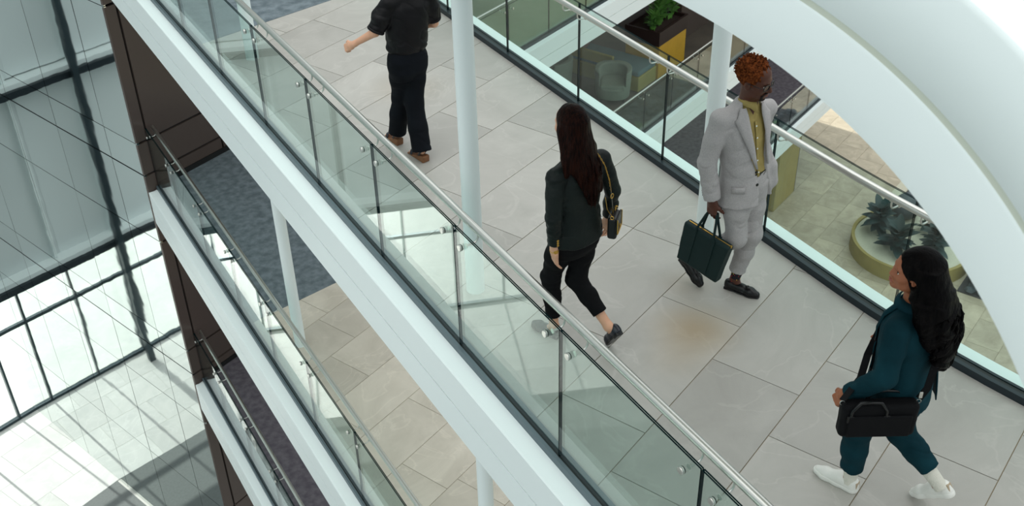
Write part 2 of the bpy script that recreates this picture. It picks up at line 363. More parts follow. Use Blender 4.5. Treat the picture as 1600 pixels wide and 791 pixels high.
def joints_to(y0, step, lo, hi, end=None):
    k0 = math.ceil((lo - y0) / step); ts = [y0 + step * k for k in range(k0, 100) if y0 + step * k <= hi]
    if end and end - ts[-1] > 0.25: ts.append(end)
    return ts
for z, lab, lo in ((Z3, 'glass balustrade with steel handrail along the left edge of the uppermost bridge', 1.4),
                   (Z2, 'glass balustrade on the middle bridge, one storey below, ending at the brown wall', 5.0),
                   (Z1, 'glass balustrade on the lowest bridge at lower left, ending at the brown wall', 8.5)):
    balustrade('glass_balustrade', lab, lambda t: (XGL, t), joints_to(2.76, 1.222, lo, ywall(XGL) - 0.02, ywall(XGL) - 0.02), z, (1, 0), M['shoe_left'], shoe_h=0.045)
def _rin(t):
    s = 0.125 * max(0, 4.4 - t); v = Vector((-1, -s)).normalized(); return (v.x, v.y)
balustrade('glass_balustrade', 'glass balustrade with steel handrail behind the man, along the right edge of the uppermost bridge', lambda t: (xr(t), t), joints_to(5.15, 1.28, 0.9, 13.9, 13.9), Z3, _rin, M['shoe'], shoe_h=0.05, seg=5)

# ------------------------------------------------------------------ columns
def column(x, y, z0, z1, label, r=0.066):
    o = MB().lathe([(r, 0.0), (r, z1 - z0)], (0, 0, 0), 32).build('column', M['white'], None, True, (x, y, z0))
    return tag(o, label, 'column')
column(3.0, 5.735, Z3 - 0.002, 3.24, 'white round column standing on the upper bridge left of the woman with the long brown hair')
column(4.85, 5.43, Z3 - 0.002, 3.24, 'white round column right behind the man in the grey suit')
column(3.0, 10.37, Z3 - 0.002, 3.24, 'white round column seen through the glass at the top left of the upper bridge')
column(3.0, 10.37, Z2 - 0.002, Z3 - SL + 0.012, 'white round column on the middle bridge beside the slate carpet')
column(3.0, 5.735, Z2 - 0.002, Z3 - SL + 0.012, 'white round column on the middle bridge at the bottom edge of the picture')

# ------------------------------------------------------------------ upper storey: curved fascia round the opening
cx, cy, cr = -0.956, 3.018, 3.432
t = empty('trim_7', None, None, (0, 0, 0), 0, None, 'structure'); t['label'] = 'curved white fascia of the storey above, close to the viewer at the right'
arc = [(cx + cr * math.cos(R(a)), cy + cr * math.sin(R(a))) for a in range(-72, 41, 1)]     # travels counter-clockwise; body lies to the right of travel
MB().sweep(arc, [(0, 3.24), (0, 3.478), (0.006, 3.486), (0.2, 3.486), (0.2, 3.24)]).build('lower_board', M['white'], t, True)
MB().sweep(arc, [(0.006, 3.508), (0, 3.516), (0, 3.795), (0.012, 3.807), (0.2, 3.807), (0.2, 3.506)]).build('upper_board', M['white'], t, True)
MB().sweep(arc, [(0.006, 3.47), (0.006, 3.513), (0.15, 3.53), (0.15, 3.47)]).build('joint_strip', M['joint_dark'], t, True)
arc2 = [(cx + (cr + 0.1) * math.cos(R(a)), cy + (cr + 0.1) * math.sin(R(a))) for a in range(-72, 41, 4)]
fl = MB().sweep(arc2, [(0.02, 3.25), (0.02, 3.80), (2.0, 3.80), (2.0, 3.25)]).build('ceiling', M['white2']); tag(fl, 'white slab of the storey above behind the curved fascia', None, None, 'structure')

# ------------------------------------------------------------------ dark brown wall at the bridges' ends
w = empty('wall_back', None, None, (0, 0, 0), 0, None, 'structure'); w['label'] = 'wall of dark brown panels where the bridges end'
P0 = Vector((2.42, 14.86, 0))
MB().box(P0 + A3 * 2.27 + N3 * 0.10 + Z_ * ((ZL + 4.4) / 2), (2.13, 0.06, (4.4 - ZL) / 2), (A3, N3, Z_)).build('backing', M['black_gap'], w)
ZJ = [4.4, 0.83, 0.31, -0.88, -2.975, -3.505, -4.68, -6.835, -7.345, -8.455, -10.65, ZL]
SJ = [0.0, 0.195, 1.46, 2.72, 4.4]
for i in range(len(ZJ) - 1):
    for j in range(len(SJ) - 1):
        gz = 0.02 if abs(ZJ[i]) else 0.01
        s0, s1 = SJ[j] + (0.002 if j == 0 else 0.018), SJ[j + 1] - 0.018; z1_, z0_ = ZJ[i] - 0.018, ZJ[i + 1] + 0.018
        MB().box(P0 + A3 * ((s0 + s1) / 2) + N3 * 0.021 + Z_ * ((z0_ + z1_) / 2), ((s1 - s0) / 2, 0.02, (z1_ - z0_) / 2), (A3, N3, Z_)).build('panel', M['dark_panel'], w)
for i, z in enumerate((Z3, Z2, Z1)):
    o = MB().box(P0 + A3 * 2.4 - N3 * 0.012 + Z_ * (z + 0.045), (2.2, 0.011, 0.04), (A3, N3, Z_)).build('baseboard_%d' % (i + 1), M['black_gap']); tag(o, 'black baseboard along the dark brown wall at that bridge', None, None, 'structure')

# ------------------------------------------------------------------ polished facade at the left
TF = R(108.11); F3 = Vector((math.cos(TF), math.sin(TF), 0)); G3 = Vector((-math.sin(TF), math.cos(TF), 0))   # G3 faces the lobby
w = empty('wall_left', None, None, (0, 0, 0), 0, None, 'structure'); w['label'] = 'tall wall of polished mirror-like panels at the left'
SF = [0.0, 0.87, 2.43, 3.98, 5.51, 7.05, 7.86]
MB().box(P0 + F3 * 4.0 - G3 * 0.10 + Z_ * ((ZL + 4.4) / 2), (3.86, 0.06, (4.4 - ZL) / 2), (F3, G3, Z_)).build('backing', M['facade_joint'], w)
for i in range(len(ZJ) - 1):
    thick = 0.012 if ZJ[i + 1] in (-3.505, -7.345, 0.31) else 0.006
    thick0 = 0.012 if ZJ[i] in (-3.505, -7.345, 0.31) else 0.006
    for j in range(len(SF) - 1):
        s0, s1 = SF[j] + 0.006, SF[j + 1] - 0.006; z1_, z0_ = ZJ[i] - thick0, ZJ[i + 1] + thick
        ax = (F3, G3, Z_)
        o = MB().box((0, 0, 0), ((s1 - s0) / 2, 0.015, (z1_ - z0_) / 2), ax).build('panel', M['facade'], w)
        o.location = P0 + F3 * ((s0 + s1) / 2) - G3 * 0.02 + Z_ * ((z0_ + z1_) / 2)
        o.rotation_euler = (rng.uniform(-1, 1) * R(0.10), rng.uniform(-1, 1) * R(0.10), rng.uniform(-1, 1) * R(0.10))

# ------------------------------------------------------------------ lobby floor and curtain wall
PC = Vector((0.02, 22.25, 0)); TW = R(200.0); W3 = Vector((math.cos(TW), math.sin(TW), 0)); K3 = Vector((-math.sin(TW), math.cos(TW), 0))   # W3 runs left along the window wall; -K3/K3 normal
if K3.y > 0: K3 = -K3                                          # K3 faces the viewer
f = empty('floor', None, None, (0, 0, 0), 0, None, 'structure'); f['label'] = 'bright pale stone lobby floor at lower left, far below'
MB().prism([(-26, -12), (6.6, -12), (6.6, 17), tuple((P0 + A3 * 0.3)[:2]), tuple((PC + F3 * 0.2)[:2]), tuple((PC + W3 * 30)[:2])], ZL - 0.3, ZL - 0.012).build('slab', M['grout_light'], f)
_e1 = tuple(P0[:2]); LB = [(-9, 4), (5.5, 4), (5.5, 15.9), _e1, tuple(PC[:2]), tuple((PC + W3 * 11)[:2])]
for i in range(-14, 12):
    for j in range(0, 14):
        off = 0.6 * (j % 2); a0, n0 = 1.2 * i + off, 17.12 + 0.9 * j
        if a0 < -7: continue
        poly = [an(a0 + .003, n0 + .003), an(a0 + 1.197, n0 + .003), an(a0 + 1.197, n0 + .897), an(a0 + .003, n0 + .897)]
        for (p, q) in ((_e1, tuple(PC[:2])), (tuple(PC[:2]), tuple((PC + W3 * 11)[:2]))):
            d = (q[0] - p[0], q[1] - p[1]); nn = (d[1], -d[0])       # keep the lobby side
            poly = clip(poly, nn, nn[0] * p[0] + nn[1] * p[1]) if len(poly) >= 3 else poly
        if len(poly) >= 3: MB().prism(poly, ZL - 0.014, ZL).build('tile', M['tile_lobby'], f)
MB().prism([an(-26, 17.12), an(-26, -8), an(14, -8), an(7.9, 12.79), an(8.24, 17.12)], ZL - 0.012, ZL).build('carpet', M['mat_grey'], f)
wn = empty('window_1', None, None, (0, 0, 0), 0, None, 'structure'); wn['label'] = 'tall glazed curtain wall with dark mullions at the far end of the lobby'
ZT = [ZL, -10.4, -9.45]; mp = 1.22; m0 = 0.42
def wbox(s0, s1, z0, z1, th, off=0.0): return MB().box(PC + W3 * ((s0 + s1) / 2) + K3 * off + Z_ * ((z0 + z1) / 2), ((s1 - s0) / 2, th, (z1 - z0) / 2), (W3, K3, Z_))
sx = [0.0] + [m0 + mp * k for k in range(17)]
wbox(0, sx[-1], ZL, ZL + 0.07, 0.05).build('sill_rail', M['mullion'], wn)
wbox(0, sx[-1], -10.44, -10.36, 0.04).build('transom', M['mullion'], wn)
for s in sx[1:]: wbox(s - 0.025, s + 0.025, ZL, -9.45, 0.05).build('mullion', M['mullion'], wn)
for a, b in zip(sx[:-1], sx[1:]):
    wbox(a + 0.03, b - 0.03, ZL + 0.07, -10.44, 0.012).build('pane', M['pane'], wn)
    wbox(a + 0.03, b - 0.03, -10.36, -9.5, 0.012).build('pane', M['pane'], wn)
wl = empty('wall_far', None, None, (0, 0, 0), 0, None, 'structure'); wl['label'] = 'grey clad storeys above the curtain wall, mirrored in the polished panels, raised higher to block the sun'
wbox(-4.5, sx[-1], -9.5, 21.0, 0.1, -0.25).build('backing', M['spandrel'], wl)  # upper height and extra width added to keep the sun off the bridges
for (z0, z1) in ((-9.22, -5.28), (-4.95, -1.2), (-0.9, 3.0), (3.3, 9.0), (9.02, 21.0)):
    for a, b in zip(sx[0:-2:2], sx[2::2]): wbox(a + 0.002, b - 0.002, z0, z1, 0.02, -0.1).build('panel', M['spandrel'], wl)
for z in (-9.34, -5.1, -1.05, 3.15):
    wbox(0, sx[-1], z - 0.12, z + 0.02, 0.22, 0.10).build('ledge', M['shoe'], wl)  # dark band painted for the shadow below each pale ledge
    wbox(0, sx[-1], z + 0.02, z + 0.12, 0.16, 0.06).build('ledge', M['white'], wl)
for s0, s1 in ((1.46, 1.53), (2.86, 2.93)): wbox(s0, s1, -9.2, 8.5, 0.03, 0.03).build('daylight_strip', M['white'], wl)  # white strips painted in place of bright daylight gaps
tag(wbox(2.70, 2.84, ZL, 8.5, 0.07, 0.5).build('column', M['mullion']), 'slim dark post in front of the curtain wall, mirrored in the polished panels', 'column')

f = MB().prism([tuple((PC - W3 * 14)[:2]), tuple((PC + W3 * 40)[:2]), tuple((PC + W3 * 40 - K3 * 45)[:2]), tuple((PC - W3 * 14 - K3 * 45)[:2])], ZL - 0.3, ZL - 0.02).build('floor', M['tile_lobby']); tag(f, 'pale sunlit paving outside the curtain wall', None, None, 'structure')

# ------------------------------------------------------------------ right wings (three storeys) and the court below
AE = 36.0
def wing(z, fm, label, idx, a_lo, rail=True):
    f = empty('floor', None, None, (0, 0, 0), 0, None, 'structure'); f['label'] = label
    MB().prism([an(a_lo, 11.0), an(AE, 11.0), an(AE, 22.0), an(a_lo, 22.0)], z - SL + 0.01, z - 0.01).build('slab', M['white2'], f)
    MB().prism([an(a_lo, 11.16), an(AE, 11.16), an(AE, 22.0), an(a_lo, 22.0)], z - 0.01, z).build('covering', fm, f)
    t = empty('trim_%d' % idx, None, None, (0, 0, 0), 0, None, 'structure'); t['label'] = 'white fascia boards along the edge of that gallery'
    p0, p1 = an(a_lo, 10.97), an(AE, 10.97)
    MB().sweep([p0, p1], [(0, z - SL), (0, z - 0.288), (-0.10, z - 0.288), (-0.10, z - SL)]).build('lower_board', M['white'], t)
    MB().sweep([p0, p1], [(0, z - 0.276), (0, z), (-0.17, z), (-0.17, z - 0.276)]).build('upper_board', M['white'], t)
    MB().sweep([p0, p1], [(-0.02, z - 0.30), (-0.02, z - 0.26), (-0.09, z - 0.26), (-0.09, z - 0.30)]).build('joint_strip', M['joint'], t)
wing(Z3, M['floor_wing'], 'unseen gallery floor level with the uppermost bridge, added to shade the lounge below', 8, 10.6)  # out-of-view storey added to hold skylight off the lounges below
wing(Z2, M['floor_wing'], 'green-grey gallery floor one storey below the uppermost bridge', 9, 10.6)
wing(Z1, M['floor_lounge'], 'brown-grey lounge gallery floor two storeys below', 10, 10.6)
wing(Z1 - 3.78, M['carpet2'], 'plum grey gallery floor three storeys below', 11, 10.6)
for z, lab in ((Z3, 'glass balustrade of the gallery level with the uppermost bridge'), (Z2, 'glass balustrade of the gallery at the top centre, above the lounge'), (Z1, 'glass balustrade in front of the lounge armchair'), (Z1 - 3.78, 'glass balustrade of the lowest gallery, right of the man in the grey suit')):
    balustrade('glass_balustrade', lab, lambda t: an(t, 11.14), joints_to(10.9, 1.24, 10.7, AE - 0.2), z, (N2[0], N2[1]), M['shoe'], shoe_h=0.045)
w = MB().prism([an(24.3, 12.88), an(AE, 12.88), an(AE, 13.2), an(24.3, 13.2)], Z1, Z2 - SL + 0.01).build('wall_lounge', M['dark_panel']); tag(w, 'dark wall beside the yellow planter in the lounge', None, None, 'structure')
w = MB().prism([an(12, 17.0), an(24.3, 17.0), an(24.3, 17.2), an(12, 17.2)], Z1, Z2 - SL + 0.01).build('wall_lounge_rear', M['black_gap']); tag(w, 'rear wall of the lounge, coloured black for the shade under the slab', None, None, 'structure')  # black colour paints the deep shade below the gallery slab
w = MB().prism([an(12, 17.0), an(AE, 17.0), an(AE, 17.2), an(12, 17.2)], ZC, Z1 - 3.78 - SL + 0.01).build('wall_court', M['dark_panel']); tag(w, 'brown wall at the back of the court', None, None, 'structure')
f = empty('floor', None, None, (0, 0, 0), 0, None, 'structure'); f['label'] = 'pale stone court floor far below at the right, around the curved planter'
MB().prism([(6.7, -12), (48, -12), (48, 34), (6.7, 34)], ZC - 0.3, ZC - 0.014).build('slab', M['grout'], f)
for i in range(16, 32):
    for j in range(1, 19):
        a0, n0 = 1.2 * i + 0.6 * (j % 2), 0.9 * j
        MB().prism([an(a0 + .004, n0 + .004), an(a0 + 1.196, n0 + .004), an(a0 + 1.196, n0 + .896), an(a0 + .004, n0 + .896)], ZC - 0.014, ZC).build('tile', M['tile_court'], f)
MB().prism([(6.7, -12), (48, -12), (48, 1), (6.7, 1)], ZC - 0.014, ZC - 0.002).build('plain_floor', M['tile_court'], f)

# ------------------------------------------------------------------ smooth solids: blended distance fields turned into one continuous surface
_LAT = np.random.RandomState(3).rand(32, 32, 32).astype(np.float32)
def vnoise(p):
    """value noise, p (n,3) -> (n,) in 0..1"""
    i = np.floor(p).astype(np.int64); f = (p - i).astype(np.float32); f = f * f * (3 - 2 * f); i &= 31; j = (i + 1) & 31
    g = lambda a, b, c: _LAT[a, b, c]
    x0, y0, z0, x1, y1, z1 = i[:, 0], i[:, 1], i[:, 2], j[:, 0], j[:, 1], j[:, 2]; u, v, w = f[:, 0], f[:, 1], f[:, 2]
    l = lambda a, b, t: a + (b - a) * t
    return l(l(l(g(x0, y0, z0), g(x1, y0, z0), u), l(g(x0, y1, z0), g(x1, y1, z0), u), v), l(l(g(x0, y0, z1), g(x1, y0, z1), u), l(g(x0, y1, z1), g(x1, y1, z1), u), v), w)
def fbm(p, o=3):
    s = 0; a = 0.5
    for k in range(o): s = s + a * (vnoise(p * 2 ** k + 7.3 * k) - 0.5); a *= 0.5
    return s
class SDF:
    def __init__(s, lo, hi, h):
        s.h = h; s.lo = np.array(lo, np.float32); s.n = np.ceil((np.array(hi) - s.lo) / h).astype(int) + 1
        s.f = np.full(s.n, 1.0, np.float32)
    def sub(s, lo, hi):
        a = np.clip(np.floor((np.array(lo) - s.lo) / s.h).astype(int), 0, s.n); b = np.clip(np.ceil((np.array(hi) - s.lo) / s.h).astype(int) + 1, 0, s.n)
        sl = tuple(slice(i, j) for i, j in zip(a, b))
        ax = [s.lo[k] + s.h * np.arange(a[k], b[k], dtype=np.float32) for k in range(3)]
        return sl, ax[0][:, None, None], ax[1][None, :, None], ax[2][None, None, :]
    def put(s, sl, d, k, op):
        f = s.f[sl]
        if f.size == 0: return s
        if op == 'cut':
            d = -d
            h = np.maximum(k - np.abs(f - d), 0) / k; s.f[sl] = np.maximum(f, d) + h * h * k * 0.25
        elif op == 'and':
            s.f[sl] = np.maximum(f, d)
        else:
            h = np.maximum(k - np.abs(f - d), 0) / k; s.f[sl] = np.minimum(f, d) - h * h * k * 0.25
        return s
    def cone(s, p0, p1, r0, r1, k=0.02, op='add'):
        p0, p1 = np.array(p0, np.float32), np.array(p1, np.float32); m = max(r0, r1) + k + 3 * s.h
        sl, X, Y, Z = s.sub(np.minimum(p0, p1) - m, np.maximum(p0, p1) + m)
        d = p1 - p0; L2 = float(d @ d) + 1e-9
        t = np.clip(((X - p0[0]) * d[0] + (Y - p0[1]) * d[1] + (Z - p0[2]) * d[2]) / L2, 0, 1)
        q = np.sqrt((X - p0[0] - t * d[0]) ** 2 + (Y - p0[1] - t * d[1]) ** 2 + (Z - p0[2] - t * d[2]) ** 2) - (r0 + (r1 - r0) * t)
        return s.put(sl, q, k, op)
    def chain(s, pts, rs, k=0.02, op='add'):
        for a, b, r0, r1 in zip(pts[:-1], pts[1:], rs[:-1], rs[1:]): s.cone(a, b, r0, r1, k, op)
        return s
    def ell(s, c, rad, Rm=None, k=0.02, op='add'):
        c = np.array(c, np.float32); Rm = np.eye(3) if Rm is None else np.array(Rm); m = max(rad) + k + 3 * s.h
        sl, X, Y, Z = s.sub(c - m, c + m); x, y, z = X - c[0], Y - c[1], Z - c[2]
        u = [(x * Rm[0, i] + y * Rm[1, i] + z * Rm[2, i]) / rad[i] for i in range(3)]
        q = np.sqrt(u[0] ** 2 + u[1] ** 2 + u[2] ** 2); g = np.sqrt((u[0] / rad[0]) ** 2 + (u[1] / rad[1]) ** 2 + (u[2] / rad[2]) ** 2) + 1e-6
        return s.put(sl, (q * (q - 1) / g), k, op)
    def box(s, c, half, Rm=None, r=0.01, k=0.01, op='add'):
        c = np.array(c, np.float32); Rm = np.eye(3) if Rm is None else np.array(Rm); m = float(np.linalg.norm(half)) + k + 3 * s.h
        sl, X, Y, Z = s.sub(c - m, c + m); x, y, z = X - c[0], Y - c[1], Z - c[2]
        u = [np.abs(x * Rm[0, i] + y * Rm[1, i] + z * Rm[2, i]) - (half[i] - r) for i in range(3)]
        q = np.sqrt(np.maximum(u[0], 0) ** 2 + np.maximum(u[1], 0) ** 2 + np.maximum(u[2], 0) ** 2) + np.minimum(np.maximum(np.maximum(u[0], u[1]), u[2]), 0) - r
        return s.put(sl, q, k, op)
    def loft(s, st, k=0.02, op='add'):
        """st: (z, cx, cy, half width, half depth, yaw deg) from bottom to top, flat ends"""
        st = sorted(st); zs = np.array([q[0] for q in st], np.float32); m = max(max(q[3], q[4]) for q in st) + k + 3 * s.h
        cx = [q[1] for q in st]; cy = [q[2] for q in st]
        sl, X, Y, Z = s.sub((min(cx) - m, min(cy) - m, zs[0] - k - 3 * s.h), (max(cx) + m, max(cy) + m, zs[-1] + k + 3 * s.h))
        zz = np.linspace(zs[0], zs[-1], 64); ker = np.array([1, 2, 3, 2, 1]) / 9.0
        def ip(col):
            v = np.interp(zz, zs, [q[col] for q in st]); v = np.convolve(np.pad(v, 2, 'edge'), ker, 'valid')
            return np.interp(Z.ravel(), zz, v).astype(np.float32)[None, None, :]
        CX, CY, A, B, W = ip(1), ip(2), ip(3), ip(4), np.radians(ip(5))
        x, y = X - CX, Y - CY; u, v = x * np.cos(W) + y * np.sin(W), -x * np.sin(W) + y * np.cos(W)
        pw = 2.3; q = ((np.abs(u) / A) ** pw + (np.abs(v) / B) ** pw) ** (1 / pw)
        d = (q - 1) * np.minimum(A, B); d = np.maximum(d, np.maximum(zs[0] - Z, Z - zs[-1])) + 0 * d
        return s.put(sl, d, k, op)
    def plane(s, p, n, k=0.004):
        """cut away everything on the side the normal points to"""
        n = np.array(n, np.float32); n = n / np.linalg.norm(n)
        sl, X, Y, Z = s.sub(s.lo, s.lo + s.h * (s.n - 1)); return s.put(sl, (X - p[0]) * n[0] + (Y - p[1]) * n[1] + (Z - p[2]) * n[2], k, 'and')
    def cutlocal(s, p, n, r):
        """flat end for a limb: cut away what lies beyond p along n, within r of p"""
        p = np.array(p, np.float32); n = np.array(n, np.float32); n = n / np.linalg.norm(n)
        sl, X, Y, Z = s.sub(p - r, p + r); d = (X - p[0]) * n[0] + (Y - p[1]) * n[1] + (Z - p[2]) * n[2]
        rr = np.sqrt((X - p[0]) ** 2 + (Y - p[1]) ** 2 + (Z - p[2]) ** 2)
        s.f[sl] = np.where(rr < r, np.maximum(s.f[sl], d), s.f[sl]); return s
    def warp(s, fn):
        """displace the surface by fn(points) within a thin band"""
        idx = np.argwhere(np.abs(s.f) < 0.035)
        p = s.lo + idx * s.h
        s.f[tuple(idx.T)] -= fn(p.astype(np.float64)).astype(np.float32); return s
    def mesh(s):
        neg = s.f < 0; w = np.argwhere(neg)
        if len(w) == 0: return np.zeros((0, 3)), np.zeros((0, 4), int)
        a = np.maximum(w.min(0) - 2, 0); b = np.minimum(w.max(0) + 3, s.n); f = s.f[a[0]:b[0], a[1]:b[1], a[2]:b[2]]
        f = np.pad(f, 1, constant_values=0.5); org = s.lo + (a - 1) * s.h
        sg = f < 0; n = np.array(f.shape) - 1
        c = np.zeros(n, np.uint8); corners = [(i, j, k) for i in (0, 1) for j in (0, 1) for k in (0, 1)]
        for (i, j, k) in corners: c += sg[i:i + n[0], j:j + n[1], k:k + n[2]]
        act = (c > 0) & (c < 8); ijk = np.argwhere(act); idm = np.full(n, -1, np.int32); idm[act] = np.arange(len(ijk))
        F8 = {q: f[ijk[:, 0] + q[0], ijk[:, 1] + q[1], ijk[:, 2] + q[2]] for q in corners}
        acc = np.zeros((len(ijk), 3)); cnt = np.zeros(len(ijk))
        for q in corners:
            for ax in range(3):
                if q[ax] == 0:
                    r = list(q); r[ax] = 1; f0, f1 = F8[q], F8[tuple(r)]; m = (f0 < 0) != (f1 < 0)
                    t = np.where(m, f0 / np.where(m, f0 - f1, 1), 0); P = np.tile(np.array(q, float), (len(ijk), 1)); P[:, ax] = t
                    acc[m] += P[m]; cnt[m] += 1
        V = org + (ijk + acc / cnt[:, None]) * s.h; quads = []
        for ax in range(3):
            u, v = (ax + 1) % 3, (ax + 2) % 3
            sl0 = [slice(1, n[k]) for k in range(3)]; sl1 = [slice(1, n[k]) for k in range(3)]; sl0[ax] = slice(0, n[ax]); sl1[ax] = slice(1, n[ax] + 1)
            s0, s1 = sg[tuple(sl0)], sg[tuple(sl1)]; e = np.argwhere(s0 != s1)
            if len(e) == 0: continue
            flip = s0[tuple(e.T)]; base = e.copy()
            for k in range(3):
                if k != ax: base[:, k] += 1
            def g(du, dv):
                q = base.copy(); q[:, u] -= du; q[:, v] -= dv; return idm[q[:, 0], q[:, 1], q[:, 2]]
            Q = np.stack([g(1, 1), g(0, 1), g(0, 0), g(1, 0)], 1); Q[~flip] = Q[~flip][:, ::-1]; quads.append(Q)
        return V, np.concatenate(quads)
    def build(s, name, m, parent, smooth_it=1):
        V, Q = s.mesh()
        for _ in range(smooth_it):      # one light relaxation step removes voxel steps
            acc = np.zeros_like(V); cnt = np.zeros(len(V))
            for i in range(4):
                a, b = Q[:, i], Q[:, (i + 1) % 4]
                np.add.at(acc, a, V[b]); np.add.at(cnt, a, 1); np.add.at(acc, b, V[a]); np.add.at(cnt, b, 1)
            V = V * 0.5 + 0.5 * acc / np.maximum(cnt, 1)[:, None]
        me = bpy.data.meshes.new(name); me.vertices.add(len(V)); me.vertices.foreach_set('co', V.astype(np.float32).ravel())
        me.loops.add(Q.size); me.loops.foreach_set('vertex_index', Q.astype(np.int32).ravel())
        me.polygons.add(len(Q)); me.polygons.foreach_set('loop_start', np.arange(0, Q.size, 4, dtype=np.int32)); me.polygons.foreach_set('loop_total', np.full(len(Q), 4, np.int32))
        me.update(calc_edges=True); me.polygons.foreach_set('use_smooth', [True] * len(Q))
        me.materials.append(m); o = bpy.data.objects.new(name, me); C.objects.link(o); o.parent = parent; return o
def rot(yaw=0, pitch=0, roll=0):
    """columns: right, forward, up; yaw turns left, pitch lifts the chin, roll tips the head to the right"""
    return np.array((Euler((0, 0, R(yaw))).to_matrix() @ Euler((R(pitch), 0, 0)).to_matrix() @ Euler((0, R(roll), 0)).to_matrix()))
V3 = lambda *a: np.array(a, float)
def unit(v): v = np.array(v, float); return v / np.linalg.norm(v)

# ------------------------------------------------------------------ body building
def sdf_head(F, c, Rm, s=1.0, neck=None, male=False):
    c = V3(*c); P = lambda x, y, z: c + Rm @ V3(x, y, z) * s
    e = lambda p, r, k=0.02, op='add': F.ell(P(*p), [q * s for q in r], Rm, k, op)
    e((0, -0.012, 0.028), (0.075, 0.094, 0.094)); e((0, 0.030, -0.042), (0.058, 0.060, 0.074), 0.035)
    e((0, 0.024, 0.046), (0.064, 0.068, 0.062), 0.02); e((0, 0.030, -0.004), (0.062, 0.058, 0.050), 0.02)
    e((0, 0.066, -0.098), (0.024, 0.022, 0.018), 0.03)
    for q in (-1, 1):
        e((q * 0.036, 0.060, -0.030), (0.026, 0.026, 0.026), 0.025); e((q * 0.044, 0.02, -0.078), (0.018, 0.03, 0.022), 0.03)
    e((0, 0.080, 0.020), (0.046, 0.014, 0.011), 0.02)
    for q in (-1, 1): e((q * 0.031, 0.100, -0.004), (0.018, 0.020, 0.011), 0.010, 'cut')
    F.chain([P(0, 0.088, 0.006), P(0, 0.103 if male else 0.099, -0.018), P(0, 0.108 if male else 0.1045, -0.034)], [0.008 * s, (0.010 if male else 0.008) * s, (0.0145 if male else 0.0095) * s], 0.012)
    for q in (-1, 1): F.cone(P(q * 0.012, 0.096, -0.036), P(q * 0.010, 0.100, -0.036), 0.009 * s, 0.008 * s, 0.008)
    e((0, 0.088, -0.064), (0.026, 0.012, 0.0065), 0.005); e((0, 0.086, -0.074), (0.023, 0.012, 0.007), 0.005)
    for q in (-1, 1):
        e((q * 0.077, -0.004, -0.014), (0.009, 0.021, 0.034), 0.006); e((q * 0.085, 0.002, -0.012), (0.006, 0.010, 0.018), 0.004, 'cut')
    if neck is not None: F.cone(P(0, -0.022, -0.06), neck, 0.051 * s, 0.056 * s, 0.03)
def sdf_hand(F, wr, d, nrm, curl=(20, 30, 25), spread=5, s=1.0, thumb_in=0.5, curls=None):
    """wr wrist, d along the hand, nrm out of the palm; thumb on the side d x nrm * sign"""
    d = unit(d); nrm = V3(*nrm); nrm = unit(nrm - d * (nrm @ d)); ac = np.cross(d, nrm) * (1 if s > 0 else -1); s = abs(s)
    Rm = np.stack([ac, d, nrm], 1)
    F.box(wr + d * 0.048 * s, (0.038 * s, 0.050 * s, 0.0135 * s), Rm, 0.0125 * s, 0.016); F.cone(wr - d * 0.03, wr + d * 0.03 * s, 0.024 * s, 0.023 * s, 0.02)
    F.ell(wr + d * 0.038 * s + ac * 0.024 * s + nrm * 0.008 * s, (0.018 * s, 0.03 * s, 0.015 * s), Rm, 0.012)
    for i, (o, L) in enumerate(((0.0305, 0.070), (0.0105, 0.079), (-0.0095, 0.074), (-0.0290, 0.058))):
        p = wr + d * (0.094 - 0.006 * abs(i - 1)) * s + ac * o * s; ang = 0.0; cs = curls[i] if curls else curl
        dd = unit(d + ac * math.sin(R(spread)) * (1.5 - i) * 0.7); pts = [p - dd * 0.015 * s, p]; rs = [0.0082 * s, 0.0082 * s]
        for q, fr in zip(cs, (0.45, 0.30, 0.25)):
            ang += R(q); p = p + (dd * math.cos(ang) + nrm * math.sin(ang)) * L * fr * s; pts.append(p); rs.append(rs[-1] * 0.93)
        F.chain(pts, rs, 0.002)
    b = wr + d * 0.026 * s + ac * 0.026 * s; t1 = unit(d * 0.72 + ac * 0.6 + nrm * thumb_in * 0.6); t2 = unit(d * 0.9 + ac * 0.15 + nrm * thumb_in)
    F.chain([b, b + t1 * 0.036 * s, b + t1 * 0.036 * s + t2 * 0.030 * s, b + t1 * 0.036 * s + t2 * 0.052 * s], [0.0135 * s, 0.0115 * s, 0.0100 * s, 0.0085 * s], 0.008)
